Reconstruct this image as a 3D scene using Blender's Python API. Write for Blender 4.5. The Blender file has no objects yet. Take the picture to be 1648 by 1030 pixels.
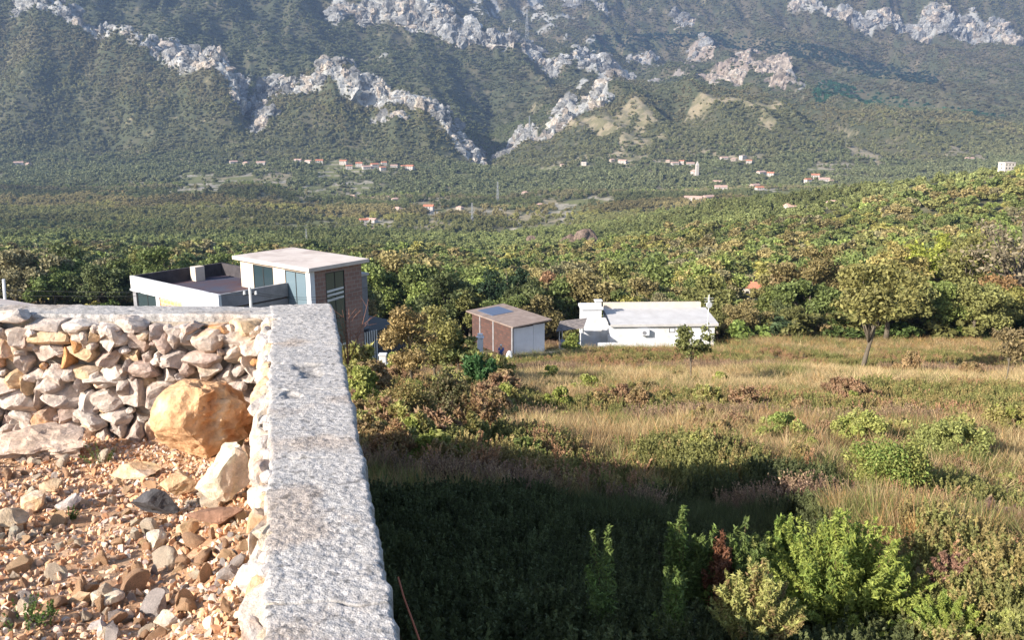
import bpy, bmesh, math, random
import numpy as np
from mathutils import Vector, Matrix, Euler
random.seed(7); RNG = np.random.default_rng(7)
R = math.radians
S = bpy.context.scene
C = S.collection
# ------------------------------------------------------------------ camera, world, sun
W0, H0, F0 = 1648.0, 1030.0, 1427.0
PITCH = R(13.2); CP, SP = math.cos(PITCH), math.sin(PITCH)
cam_d = bpy.data.cameras.new('camera'); cam = bpy.data.objects.new('camera', cam_d); C.objects.link(cam)
cam.location = (0, 0, 0); cam.rotation_euler = (math.pi/2 - PITCH, 0, 0)
cam_d.sensor_width = 36; cam_d.lens = 36*F0/W0; cam_d.clip_start = 0.05; cam_d.clip_end = 20000
S.camera = cam
SUN_EL, TO_SUN = R(25.0), Vector((-0.819, -0.574, 0)).normalized()
to_sun = Vector((TO_SUN.x*math.cos(SUN_EL), TO_SUN.y*math.cos(SUN_EL), math.sin(SUN_EL)))
w = bpy.data.worlds.new('World'); S.world = w; w.use_nodes = True
nt = w.node_tree; bg = nt.nodes['Background']; sky = nt.nodes.new('ShaderNodeTexSky')
sky.sky_type = 'NISHITA'; sky.sun_disc = False; sky.sun_elevation = SUN_EL; sky.sun_rotation = math.atan2(TO_SUN.x, TO_SUN.y)
sky.air_density = 1.0; sky.dust_density = 1.0
nt.links.new(sky.outputs[0], bg.inputs[0]); bg.inputs[1].default_value = 0.12
sl = bpy.data.lights.new('sun', 'SUN'); sl.energy = 5.0; sl.angle = R(0.5); sl.color = (1.0, 0.93, 0.82)
so = bpy.data.objects.new('sun', sl); C.objects.link(so); so.rotation_euler = (-to_sun).to_track_quat('-Z', 'Y').to_euler()
so.location = (-30, -20, 40)
S.view_settings.view_transform = 'Standard'; S.view_settings.look = 'None'; S.view_settings.gamma = 1.0
S.view_settings.exposure = 0.88
S.cycles.max_bounces = 5; S.cycles.diffuse_bounces = 2; S.cycles.transmission_bounces = 3; S.cycles.volume_bounces = 0
S.cycles.transparent_max_bounces = 8

def row_t(row): return math.tan(PITCH + math.atan((row - 515.0)/F0))
def unproj(px, row, d):
    """world point seen at that place of the photo, d metres ahead"""
    v = (row - 515.0)/F0; u = (px - 824.0)/F0; den = CP - v*SP
    return Vector((u/den*d, d, -(SP + v*CP)/den*d))
def proj(P):
    dep = P[...,1]*CP - P[...,2]*SP; up = P[...,1]*SP + P[...,2]*CP
    return 824 + F0*P[...,0]/dep, 515 - F0*up/dep
# ------------------------------------------------------------------ noise (numpy)
def _h(ix, iy, iz, s):
    n = (ix.astype(np.int64)*374761393 + iy.astype(np.int64)*668265263 + iz.astype(np.int64)*2147483647 + s*144269504) & 0xffffffff
    n = ((n ^ (n >> 13))*1274126177) & 0xffffffff
    n = ((n ^ (n >> 16))*2246822519) & 0xffffffff
    return ((n ^ (n >> 15)) & 0xffffff)/float(0xffffff)*2 - 1
def vn2(x, y, s=0):
    x = np.asarray(x, float); y = np.asarray(y, float)
    x0 = np.floor(x); y0 = np.floor(y); fx = x-x0; fy = y-y0
    fx = fx*fx*(3-2*fx); fy = fy*fy*(3-2*fy); z = np.zeros_like(x0)
    a = _h(x0, y0, z, s); b = _h(x0+1, y0, z, s); c = _h(x0, y0+1, z, s); d = _h(x0+1, y0+1, z, s)
    return (a*(1-fx)+b*fx)*(1-fy) + (c*(1-fx)+d*fx)*fy
def vn3(p, s=0):
    x, y, z = p[..., 0], p[..., 1], p[..., 2]
    x0 = np.floor(x); y0 = np.floor(y); z0 = np.floor(z); fx = x-x0; fy = y-y0; fz = z-z0
    fx = fx*fx*(3-2*fx); fy = fy*fy*(3-2*fy); fz = fz*fz*(3-2*fz)
    def L(zz):
        a = _h(x0, y0, zz, s); b = _h(x0+1, y0, zz, s); c = _h(x0, y0+1, zz, s); d = _h(x0+1, y0+1, zz, s)
        return (a*(1-fx)+b*fx)*(1-fy) + (c*(1-fx)+d*fx)*fy
    return L(z0)*(1-fz) + L(z0+1)*fz
def fbm(x, y, sc, oct=4, s=0, g=0.5):
    r = 0; a = 1; k = 1.0/sc; n = 0
    for o in range(oct):
        th = .6+o*.9; cx, sx = math.cos(th), math.sin(th)
        r = r + a*vn2((x*cx-y*sx)*k+o*17.3, (x*sx+y*cx)*k-o*9.1, s+o*7); n += a; a *= g; k *= 2.03
    return r/n
def fbm3(p, sc, oct=3, s=0):
    r = 0; a = 1; k = 1.0/sc; n = 0
    for o in range(oct): r = r + a*vn3(p*k+o*11.7, s+o*5); n += a; a *= .5; k *= 2.03
    return r/n
def sstep(a, b, x): t = np.clip((x-a)/(b-a), 0, 1); return t*t*(3-2*t)
# ------------------------------------------------------------------ materials
def newmat(name):
    m = bpy.data.materials.new(name); m.use_nodes = True; n = m.node_tree
    return m, n, n.nodes['Principled BSDF']
def mat_noise(name, c1, c2, scale=5, rough=.9, bump=.3, bdist=.02, detail=6, c3=None, s3=None, coord='Object', bscale=None):
    m, n, p = newmat(name)
    tc = n.nodes.new('ShaderNodeTexCoord'); no = n.nodes.new('ShaderNodeTexNoise'); no.inputs['Scale'].default_value = scale
    no.inputs['Detail'].default_value = detail; no.inputs['Roughness'].default_value = .65
    n.links.new(tc.outputs[coord], no.inputs['Vector'])
    r = n.nodes.new('ShaderNodeValToRGB'); r.color_ramp.elements[0].position = .35; r.color_ramp.elements[1].position = .65
    r.color_ramp.elements[0].color = (*c1, 1); r.color_ramp.elements[1].color = (*c2, 1)
    n.links.new(no.outputs[0], r.inputs[0]); out = r.outputs[0]
    if c3:
        n2 = n.nodes.new('ShaderNodeTexNoise'); n2.inputs['Scale'].default_value = s3 or scale*.3; n2.inputs['Detail'].default_value = 4
        n.links.new(tc.outputs[coord], n2.inputs['Vector'])
        r2 = n.nodes.new('ShaderNodeValToRGB'); r2.color_ramp.elements[0].position = .5; r2.color_ramp.elements[1].position = .62
        n.links.new(n2.outputs[0], r2.inputs[0]); mx = n.nodes.new('ShaderNodeMixRGB'); mx.inputs[2].default_value = (*c3, 1)
        n.links.new(r2.outputs[0], mx.inputs[0]); n.links.new(out, mx.inputs[1]); out = mx.outputs[0]
    n.links.new(out, p.inputs['Base Color']); p.inputs['Roughness'].default_value = rough
    p.inputs['Specular IOR Level'].default_value = .2
    if bump:
        n3 = n.nodes.new('ShaderNodeTexNoise'); n3.inputs['Scale'].default_value = bscale or scale*4; n3.inputs['Detail'].default_value = 8
        n.links.new(tc.outputs[coord], n3.inputs['Vector'])
        b = n.nodes.new('ShaderNodeBump'); b.inputs['Strength'].default_value = bump; b.inputs['Distance'].default_value = bdist
        n.links.new(n3.outputs[0], b.inputs['Height']); n.links.new(b.outputs[0], p.inputs['Normal'])
    return m
def mat_leaf(name, mode, trans=.3, col=None, var=.5, vscale=1.5):
    """leaf colour comes from the instance tint, the object's colour or a constant"""
    m, n, p = newmat(name)
    if mode == 'inst':
        a = n.nodes.new('ShaderNodeAttribute'); a.attribute_type = 'INSTANCER'; a.attribute_name = 'tint'; c = a.outputs['Color']
    elif mode == 'obj':
        a = n.nodes.new('ShaderNodeObjectInfo'); c = a.outputs['Color']
    elif mode == 'vert':
        a = n.nodes.new('ShaderNodeAttribute'); a.attribute_name = 'col'; c = a.outputs['Color']
    else:
        a = n.nodes.new('ShaderNodeRGB'); a.outputs[0].default_value = (*col, 1); c = a.outputs[0]
    ge = n.nodes.new('ShaderNodeNewGeometry'); mr = n.nodes.new('ShaderNodeMapRange')
    mr.inputs['To Min'].default_value = 1-var; mr.inputs['To Max'].default_value = 1+var
    n.links.new(ge.outputs['Random Per Island'], mr.inputs['Value'])
    mu = n.nodes.new('ShaderNodeVectorMath'); mu.operation = 'SCALE'
    n.links.new(c, mu.inputs[0]); n.links.new(mr.outputs[0], mu.inputs['Scale'])
    n.links.new(mu.outputs[0], p.inputs['Base Color']); p.inputs['Roughness'].default_value = .6; p.inputs['Specular IOR Level'].default_value = .25
    t = n.nodes.new('ShaderNodeBsdfTranslucent'); n.links.new(mu.outputs[0], t.inputs[0])
    mx = n.nodes.new('ShaderNodeMixShader'); mx.inputs[0].default_value = trans
    n.links.new(p.outputs[0], mx.inputs[1]); n.links.new(t.outputs[0], mx.inputs[2])
    n.links.new(mx.outputs[0], n.nodes['Material Output'].inputs[0])
    return m
def mat_plain(name, col, rough=.6, metal=0, spec=.3):
    m, n, p = newmat(name); p.inputs['Base Color'].default_value = (*col, 1); p.inputs['Roughness'].default_value = rough
    p.inputs['Metallic'].default_value = metal; p.inputs['Specular IOR Level'].default_value = spec; return m
def mat_vert(name, nscale, bump=.3, bdist=.05, rough=.95, amp=.25, nscale2=None, pits=None):
    """vertex albedo broken up by procedural grain"""
    m, n, p = newmat(name)
    a = n.nodes.new('ShaderNodeAttribute'); a.attribute_name = 'col'
    tc = n.nodes.new('ShaderNodeTexCoord'); no = n.nodes.new('ShaderNodeTexNoise'); no.inputs['Scale'].default_value = nscale
    no.inputs['Detail'].default_value = 8; no.inputs['Roughness'].default_value = .7
    n.links.new(tc.outputs['Object'], no.inputs['Vector'])
    mr = n.nodes.new('ShaderNodeMapRange'); mr.inputs['From Min'].default_value = .3; mr.inputs['From Max'].default_value = .7
    mr.inputs['To Min'].default_value = 1-amp; mr.inputs['To Max'].default_value = 1+amp
    n.links.new(no.outputs[0], mr.inputs['Value'])
    mu = n.nodes.new('ShaderNodeVectorMath'); mu.operation = 'SCALE'
    n.links.new(a.outputs['Color'], mu.inputs[0]); n.links.new(mr.outputs[0], mu.inputs['Scale'])
    n.links.new(mu.outputs[0], p.inputs['Base Color']); p.inputs['Roughness'].default_value = rough; p.inputs['Specular IOR Level'].default_value = .15
    n3 = n.nodes.new('ShaderNodeTexNoise'); n3.inputs['Scale'].default_value = nscale2 or nscale*3; n3.inputs['Detail'].default_value = 8
    n3.inputs['Roughness'].default_value = .7
    n.links.new(tc.outputs['Object'], n3.inputs['Vector'])
    h = n3.outputs[0]
    if pits:
        vo = n.nodes.new('ShaderNodeTexVoronoi'); vo.inputs['Scale'].default_value = pits
        n.links.new(tc.outputs['Object'], vo.inputs['Vector'])
        ad = n.nodes.new('ShaderNodeMath'); ad.operation = 'SUBTRACT'
        n.links.new(h, ad.inputs[0]); n.links.new(vo.outputs['Distance'], ad.inputs[1]); h = ad.outputs[0]
    b = n.nodes.new('ShaderNodeBump'); b.inputs['Strength'].default_value = bump; b.inputs['Distance'].default_value = bdist
    n.links.new(h, b.inputs['Height']); n.links.new(b.outputs[0], p.inputs['Normal'])
    return m
# ------------------------------------------------------------------ object helpers
def npmesh(name, V, Fq, mat=None, col=None, smooth=False, parent=None, link=True):
    """V (n,3); Fq (m,k) with one k; col (n,3) vertex colours"""
    V = np.asarray(V, np.float32); Fq = np.asarray(Fq, np.int32); k = Fq.shape[1]
    me = bpy.data.meshes.new(name); me.vertices.add(len(V)); me.vertices.foreach_set('co', V.ravel())
    me.loops.add(Fq.size); me.loops.foreach_set('vertex_index', Fq.ravel())
    me.polygons.add(len(Fq)); me.polygons.foreach_set('loop_start', np.arange(0, Fq.size, k, dtype=np.int32))
    me.polygons.foreach_set('use_smooth', np.full(len(Fq), smooth))
    me.update(calc_edges=True)
    if col is not None:
        a = me.color_attributes.new('col', 'FLOAT_COLOR', 'POINT')
        a.data.foreach_set('color', np.concatenate([np.asarray(col, np.float32), np.ones((len(V), 1), np.float32)], 1).ravel())
    if mat: me.materials.append(mat)
    if not link: return me
    o = bpy.data.objects.new(name, me); C.objects.link(o)
    if parent: o.parent = parent
    return o
def tag(o, label=None, cat=None, group=None, kind=None):
    if label: o['label'] = label
    if cat: o['category'] = cat
    if group: o['group'] = group
    if kind: o['kind'] = kind
    return o
def empty(name, loc, rz=0, **k):
    o = bpy.data.objects.new(name, None); C.objects.link(o); o.location = loc; o.rotation_euler = (0, 0, rz)
    o.empty_display_size = .2; tag(o, **k); return o
class MB:
    def __init__(s): s.b = bmesh.new()
    def box(s, x0, x1, y0, y1, z0, z1, bev=0):
        v = [s.b.verts.new(p) for p in ((x0,y0,z0),(x1,y0,z0),(x1,y1,z0),(x0,y1,z0),(x0,y0,z1),(x1,y0,z1),(x1,y1,z1),(x0,y1,z1))]
        for f in ((0,3,2,1),(4,5,6,7),(0,1,5,4),(1,2,6,5),(2,3,7,6),(3,0,4,7)): s.b.faces.new([v[i] for i in f])
        return s
    def poly(s, pts, thick=None):
        """prism from a bottom ring to a top ring"""
        lo = [s.b.verts.new(p) for p in pts[0]]; hi = [s.b.verts.new(p) for p in pts[1]]; n = len(lo)
        s.b.faces.new(lo[::-1]); s.b.faces.new(hi)
        for i in range(n): s.b.faces.new((lo[i], lo[(i+1)%n], hi[(i+1)%n], hi[i]))
        return s
    def tube(s, pts, r, n=6):
        pts = [Vector(p) for p in pts]; rs = r if isinstance(r, (list, tuple)) else [r]*len(pts); rings = []
        for i, p in enumerate(pts):
            d = (pts[min(i+1, len(pts)-1)] - pts[max(i-1, 0)]).normalized()
            a = d.orthogonal().normalized() if i == 0 else (a - d*a.dot(d)).normalized()
            b = d.cross(a)
            rings.append([s.b.verts.new(p + (a*math.cos(t)+b*math.sin(t))*rs[i]) for t in [2*math.pi*k/n for k in range(n)]])
        for i in range(len(rings)-1):
            for k in range(n): s.b.faces.new((rings[i][k], rings[i][(k+1)%n], rings[i+1][(k+1)%n], rings[i+1][k]))
        s.b.faces.new(rings[0][::-1]); s.b.faces.new(rings[-1]); return s
    def build(s, name, mat, parent=None, bevel=0, smooth=False):
        me = bpy.data.meshes.new(name); bmesh.ops.recalc_face_normals(s.b, faces=s.b.faces); s.b.to_mesh(me); s.b.free()
        me.materials.append(mat); o = bpy.data.objects.new(name, me); C.objects.link(o)
        if smooth:
            for p in me.polygons: p.use_smooth = True
        if parent: o.parent = parent
        if bevel:
            m = o.modifiers.new('bevel', 'BEVEL'); m.width = bevel; m.segments = 2
        return o
def copy_tree(o, parent=None):
    c = o.copy(); C.objects.link(c); c.parent = parent
    for ch in list(o.children): copy_tree(ch, c)
    return c
# scatter with geometry nodes, for stuff nobody could count
def scatter(name, P, rot, sc, tint, protos, idx, **k):
    me = bpy.data.meshes.new(name); n = len(P); me.vertices.add(n); me.vertices.foreach_set('co', np.asarray(P, np.float32).ravel())
    a = me.attributes.new('srot', 'FLOAT_VECTOR', 'POINT'); a.data.foreach_set('vector', np.asarray(rot, np.float32).ravel())
    sc = np.asarray(sc, np.float32); sc = np.repeat(sc[:, None], 3, 1) if sc.ndim == 1 else sc
    a = me.attributes.new('sscale', 'FLOAT_VECTOR', 'POINT'); a.data.foreach_set('vector', sc.astype(np.float32).ravel())
    a = me.attributes.new('sidx', 'INT', 'POINT'); a.data.foreach_set('value', np.asarray(idx, np.int32))
    a = me.attributes.new('tint', 'FLOAT_COLOR', 'POINT')
    a.data.foreach_set('color', np.concatenate([np.asarray(tint, np.float32), np.ones((n, 1), np.float32)], 1).ravel())
    o = bpy.data.objects.new(name, me); C.objects.link(o)
    col = bpy.data.collections.new(name + '_kinds')
    for i, m in enumerate(protos):
        po = bpy.data.objects.new('%s_%02d' % (name, i), m); col.objects.link(po)
    g = bpy.data.node_groups.new(name + '_scatter', 'GeometryNodeTree')
    g.interface.new_socket('Geometry', in_out='INPUT', socket_type='NodeSocketGeometry')
    g.interface.new_socket('Geometry', in_out='OUTPUT', socket_type='NodeSocketGeometry')
    gi = g.nodes.new('NodeGroupInput'); go = g.nodes.new('NodeGroupOutput')
    ci = g.nodes.new('GeometryNodeCollectionInfo'); ci.inputs[0].default_value = col
    ci.inputs['Separate Children'].default_value = True; ci.inputs['Reset Children'].default_value = True
    ip = g.nodes.new('GeometryNodeInstanceOnPoints'); ip.inputs['Pick Instance'].default_value = True
    def att(nm, ty):
        q = g.nodes.new('GeometryNodeInputNamedAttribute'); q.data_type = ty; q.inputs[0].default_value = nm; return q.outputs[0]
    g.links.new(gi.outputs[0], ip.inputs['Points']); g.links.new(ci.outputs[0], ip.inputs['Instance'])
    g.links.new(att('sidx', 'INT'), ip.inputs['Instance Index'])
    g.links.new(att('srot', 'FLOAT_VECTOR'), ip.inputs['Rotation']); g.links.new(att('sscale', 'FLOAT_VECTOR'), ip.inputs['Scale'])
    g.links.new(ip.outputs[0], go.inputs[0])
    md = o.modifiers.new('scatter', 'NODES'); md.node_group = g
    tag(o, kind='stuff', **k); return o

# ------------------------------------------------------------------ terrain: one sheet from the near field to the far mountain
def K(*a): return np.array(a, float)
PXK = K(-900, -400, 0, 200, 400, 600, 800, 1000, 1200, 1400, 1648, 2000, 2500)
def same(*rows): return [(p, r) for p, r in zip(PXK, rows)]
D = lambda d: [(0, d)]
LINES = [  # (number of rows up to the next line, distance knots, photo-row knots or None for the near slope)
 (14, D(1.2), None), (60, D(4.0), None), (60, D(8.0), None), (26, D(12.5), None),
 (30, [(400,14),(600,15),(800,18),(1200,19)], same(690,690,690,690,690,688,690,692,690,688,686,684,684)),
 (30, [(400,25),(600,25),(800,27),(1200,28)], same(640,640,640,640,640,640,642,642,640,640,640,640,640)),
 (26, [(400,43),(600,45),(800,44),(1200,46)], same(612,612,612,612,612,606,606,600,598,600,602,602,602)),
 (18, [(400,60),(600,62),(800,66),(1200,70)], [(-900,585),(400,588),(600,592),(760,588),(840,580),(900,574),(1000,570),(1100,567),(1200,568),(1400,571),(1648,574),(2500,574)]),
 (18, [(400,80),(800,84)], [(-900,545),(400,560),(600,572),(740,574),(830,573),(900,568),(1000,565),(1150,562),(1250,553),(1400,550),(1648,550),(2500,545)]),
 (20, D(112), same(520,520,520,520,525,545,548,545,540,532,530,520,515)),
 (24, D(155), same(500,500,500,500,505,515,520,518,508,498,482,470,470)),
 (26, D(225), same(466,466,466,466,466,474,476,472,462,446,428,415,415)),
 (30, D(320), same(436,436,436,436,436,440,438,430,414,394,366,350,350)),
 (14, [(400,550),(600,600),(800,780),(1000,680),(1200,600),(1400,520),(1648,450),(2000,420)],
      [(-900,396),(0,396),(400,396),(600,398),(800,382),(900,372),(1000,358),(1100,342),(1200,324),(1300,314),(1400,303),(1500,290),(1580,280),(1648,276),(1800,268),(2500,268)]),
 (26, [(400,700),(600,760),(800,880),(1000,800),(1200,740),(1400,660),(1648,600)],
      same(374,374,374,374,374,380,386,372,352,336,318,310,310)),
 (34, D(980), same(340,340,340,340,342,358,356,348,340,332,320,320,320)),
 (34, D(1270), same(300,300,300,300,302,314,318,310,302,300,296,296,296)),
 (30, D(1560), same(256,256,262,266,268,270,282,272,266,272,262,260,260)),
 (60, D(1780), [(-900,190),(0,205),(200,222),(400,228),(600,240),(740,252),(790,254),(830,244),(900,226),(1000,216),(1200,214),(1400,226),(1648,232),(2500,232)]),
 (14, [(-900,2400),(0,2250),(250,2100),(385,1960),(415,2060),(600,2000),(780,1850),(830,1900),(1000,2050),(1300,2150),(1648,2200)],
      [(-900,-170),(-400,-110),(0,-22),(60,-2),(110,8),(160,26),(210,42),(250,62),(300,84),(345,96),(375,128),(392,178),(402,176),(412,132),(430,116),(490,114),(560,106),(600,132),(640,140),(680,162),(720,182),(750,208),(775,240),(792,252),(806,240),(850,208),(910,176),(960,154),(1000,142),(1080,138),(1180,140),(1260,150),(1400,188),(1648,214),(2500,220)]),
 (60, [(-900,2600),(0,2450),(385,2150),(600,2200),(780,2050),(1000,2250),(1300,2350),(1648,2400)],
      [(-900,-110),(0,10),(250,95),(330,120),(395,190),(430,160),(560,145),(640,175),(720,215),(775,250),(792,254),(806,246),(850,212),(910,182),(1000,146),(1180,142),(1260,150),(1400,186),(1648,208),(2500,214)]),
 (50, [(-900,2800),(0,2700),(600,2650),(800,2500),(1000,2600),(1648,2700)],
      [(-900,-200),(0,-90),(250,5),(400,62),(560,90),(620,104),(700,130),(790,205),(850,176),(900,152),(1000,132),(1080,130),(1200,134),(1400,160),(1648,178),(2500,180)]),
 (26, [(-900,3050),(400,3000),(800,2880),(1000,2900),(1648,3000)],
      [(-900,-260),(0,-160),(400,-30),(540,-2),(600,42),(640,58),(700,74),(760,92),(850,116),(930,128),(1000,136),(1080,124),(1200,122),(1400,142),(1648,158),(2500,160)]),
 (14, [(-900,3100),(400,3060),(800,2960),(1000,2960),(1648,3100)],
      [(-900,-300),(0,-200),(400,-90),(560,-60),(640,-40),(690,2),(740,38),(790,64),(830,74),(870,92),(910,88),(945,92),(980,104),(1020,134),(1080,122),(1200,120),(1400,138),(1648,152),(2500,155)]),
 (40, [(-900,3300),(800,3200),(1648,3300)],
      [(-900,-270),(400,-60),(640,-10),(740,60),(850,98),(930,104),(1020,138),(1080,120),(1200,114),(1400,130),(1648,142),(2500,145)]),
 (40, [(-900,3700),(1648,3800)],
      [(-900,-290),(400,-90),(640,-20),(740,30),(850,62),(930,76),(1020,96),(1080,92),(1200,86),(1300,88),(1400,94),(1648,104),(2500,110)]),
 (24, [(-900,4200),(1648,4300)],
      [(-900,-320),(400,-120),(640,-50),(740,-10),(850,20),(1020,44),(1200,40),(1300,46),(1400,56),(1500,72),(1600,80),(1648,78),(2500,80)]),
 (40, [(-900,4300),(1250,4420),(1648,4420)],
      [(-900,-360),(400,-150),(640,-90),(740,-50),(850,-6),(1020,14),(1200,4),(1300,-14),(1400,-20),(1500,-20),(1600,-2),(1648,10),(2500,10)]),
 (0, D(5400), same(-420,-420,-420,-300,-260,-240,-220,-210,-210,-210,-210,-210,-210)),
]
NC = 1360
cols = np.linspace(-900, 2500, NC)
def near_z(X, Y):
    z = -1.3 - .30*sstep(3, 6, Y)*(1-sstep(1.6, 3.4, X)) + .36*sstep(1.9, 3.0, X)*sstep(9, 6, Y) - .24*Y - .15*np.clip(X+1.4, -.3, 14)
    wall = -1.62 + .25*(7.2-Y)
    z = z - 2.2*sstep(0, -.35, X-wall)*sstep(7.4, 6.9, Y)
    return z
LD, LZ, LX = [], [], []
for n, dk, rk in LINES:
    d = np.interp(cols, [a for a, b in dk], [b for a, b in dk])
    u = (cols-824)/F0
    if rk is None:
        X = u/.93*d; z = near_z(X, d)
    else:
        row = np.interp(cols, [a for a, b in rk], [b for a, b in rk])
        v = (row-515)/F0; den = CP - v*SP; X = u/den*d; z = -(SP+v*CP)/den*d
    LD.append(d); LZ.append(z); LX.append(X)
GX, GY, GZ = [], [], []
for i in range(len(LINES)-1):
    n = LINES[i][0]
    for k in range(n):
        t = k/n
        if LINES[i+1][0] and LD[i].mean() < 40:   # even steps in log distance close by
            d = LD[i]*(LD[i+1]/LD[i])**t; tt = (d-LD[i])/(LD[i+1]-LD[i])
        else: tt = t
        GY.append(LD[i]*(1-tt)+LD[i+1]*tt); GX.append(LX[i]*(1-tt)+LX[i+1]*tt); GZ.append(LZ[i]*(1-tt)+LZ[i+1]*tt)
GY.append(LD[-1]); GX.append(LX[-1]); GZ.append(LZ[-1])
GX, GY, GZ = np.array(GX), np.array(GY), np.array(GZ)
near = GY < 13.2
GZ = np.where(near, near_z(GX, GY)*(1-sstep(9, 13, GY)) + GZ*sstep(9, 13, GY), GZ)
# soften creases along depth
Zs = GZ.copy()
for _ in range(3):
    Zs[1:-1] = (Zs[:-2] + 2*Zs[1:-1] + Zs[2:])/4
keep = sstep(1500, 1900, GY)*.75
GZ = GZ*keep + Zs*(1-keep)
for _ in range(2):
    GZ[:, 1:-1] = (GZ[:, :-2] + 2*GZ[:, 1:-1] + GZ[:, 2:])/4
PXg, ROWg = proj(np.stack([GX, GY, GZ], -1))
# masks that live on the ground (rock, bare soil, terraced fields), laid along the crests
def polymask(pts, rough=.55, sc=16, seed=3, wk=1.0):
    m = np.zeros_like(PXg)
    jx = PXg + 13*fbm(PXg, ROWg, sc*1.6, 4, seed); jy = ROWg + 13*fbm(PXg, ROWg, sc*1.6, 4, seed+9)
    for (x0, y0, w0), (x1, y1, w1) in zip(pts[:-1], pts[1:]):
        dx, dy = x1-x0, y1-y0; L2 = dx*dx+dy*dy+1e-6
        t = np.clip(((jx-x0)*dx+(jy-y0)*dy)/L2, 0, 1); dist = np.hypot(jx-x0-t*dx, jy-y0-t*dy); ww = w0+(w1-w0)*t
        m = np.maximum(m, 1-dist/(ww*wk))
    return m
ROCKS = [
 ([(30,-6,10),(100,4,14),(160,20,17),(200,36,17),(250,66,22),(300,88,24),(350,104,26),(385,130,24),(385,165,14)], 1500, 2350),
 ([(402,148,16),(430,128,14),(480,130,15),(540,120,19),(570,140,20),(620,152,18),(660,168,14),(700,184,16),(740,206,17),(772,232,14)], 1800, 2140),
 ([(402,170,9),(425,180,12),(402,212,7)], 1700, 2140), ([(600,188,7),(650,200,6)], 1700, 2140),
 ([(545,-4,14),(620,20,26),(680,30,34),(730,56,24),(770,76,13),(830,82,13),(870,98,10),(905,110,10)], 2850, 3120),
 ([(925,106,14),(955,108,22),(985,120,20),(1015,136,8)], 2600, 3250),
 ([(1155,128,10),(1195,106,22),(1235,108,22),(1258,122,12)], 2500, 4000),
 ([(806,240,4),(850,211,5),(880,196,5),(910,180,6),(945,160,5),(975,152,8)], 1780, 2300),
 ([(1280,-4,12),(1350,18,10),(1420,36,13),(1480,28,20),(1540,34,27),(1590,46,23),(1625,62,15)], 3900, 4500),
 ([(915,12,9),(955,20,9),(975,34,4)], 3300, 5000), ([(1090,34,8),(1118,34,8)], 3700, 5000), ([(1120,74,12),(1145,82,8)], 3000, 4200),
 ([(1015,98,6),(1045,90,9)], 2900, 3900), ([(1060,100,6),(1075,96,5)], 2900, 3900), ([(1180,80,4),(1215,86,4)], 3000, 4200), ([(1480,44,20),(1620,75,6)], 3900, 4400),
]
BARE = [
 ([(980,196,18),(1020,168,16),(1040,190,20),(1010,225,12)], 1600, 2300), ([(1110,166,9),(1180,172,12),(1255,180,11)], 1600, 2400),
 ([(920,186,12),(1000,188,14)], 1600, 2300), ([(1350,222,10),(1378,246,18),(1410,256,12)], 1500, 2400), ([(880,262,3),(980,254,5),(1080,262,4)], 1200, 1800),
 ([(1130,252,5),(1230,258,4)], 1400, 1900), ([(1000,240,10),(1060,230,8)], 1500, 2300), ([(1530,240,10),(1590,254,8)], 1500, 2300),
 ([(1310,262,8),(1370,270,10)], 1200, 1800), ([(1230,205,9),(1240,210,8)], 1600, 2300), ([(830,340,9),(770,344,8),(720,346,5)], 800, 1300), ([(590,364,12),(640,366,8),(700,360,7)], 700, 1200),
 ([(330,292,12),(460,288,14)], 1000, 1700), ([(860,322,7),(900,330,6),(980,320,5)], 800, 1400),
 ([(640,620,5),(700,609,5),(765,596,5)], 22, 62), ([(1240,400,8),(1210,412,7)], 200, 600), ([(1030,384,6),(1045,380,4)], 300, 700),
]
GREENF = [([(540,300,8),(600,298,8)], 1000, 1700), ([(310,312,8),(350,310,8)], 1000, 1600), ([(440,360,8),(500,362,6)], 700, 1200), ([(530,364,7),(560,362,6)], 700, 1200),
 ([(555,276,9),(580,280,7)], 1200, 1700), ([(680,352,7),(710,350,7)], 700, 1300), ([(270,358,5),(310,356,4)], 700, 1300), ([(860,278,6),(900,270,5)], 1200, 1700)]
def build_mask(L, wk=1.0):
    m = np.zeros_like(PXg)
    for pts, d0, d1 in L:
        q = polymask(pts, seed=len(pts)+int(pts[0][0]) % 50, wk=wk)
        m = np.maximum(m, np.where((GY > d0) & (GY < d1), q, 0))
    return m
ROCK = build_mask(ROCKS, 1.08); BAREM = build_mask(BARE); GRF = build_mask(GREENF)
rn = fbm(GX, GY, 70, 4, 21)
ROCKm = sstep(.12, .42, ROCK + .18*rn + .25*fbm(PXg, ROWg, 9, 2, 5)*(ROCK > 0))
# scattered small outcrops on the high slopes
sc_n = fbm(GX, GY, 60, 3, 40) + .8*fbm(GX, GY, 900, 2, 41)
ROCKm = np.maximum(ROCKm, .8*sstep(.55, .75, sc_n)*sstep(2300, 2900, GY))
# relief
far = sstep(1500, 2000, GY)
mid = sstep(130, 600, GY)
gull = np.abs(fbm(GX*1.0 + .25*GY, GY*.35, 200, 4, 50))
GZ = GZ + far*(-95*(gull-.2) + 16*fbm(GX, GY, 90, 4, 52) + 40*fbm(GX, GY, 420, 3, 59))*(1+.5*sstep(2500, 3500, GY))
GZ = GZ + mid*(1-far)*(7*fbm(GX, GY, 130, 4, 53)+2.2*np.abs(fbm(GX, GY, 60, 3, 58))) + sstep(30, 90, GY)*(1-mid)*.5*fbm(GX, GY, 14, 3, 54)
fieldw = 1-sstep(60, 110, GY)
GZ = GZ + fieldw*(.10*fbm(GX, GY, 1.1, 3, 55)*sstep(2, 6, GY) + .28*fbm(GX, GY, 5.5, 2, 56)*sstep(8, 20, GY))
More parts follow.
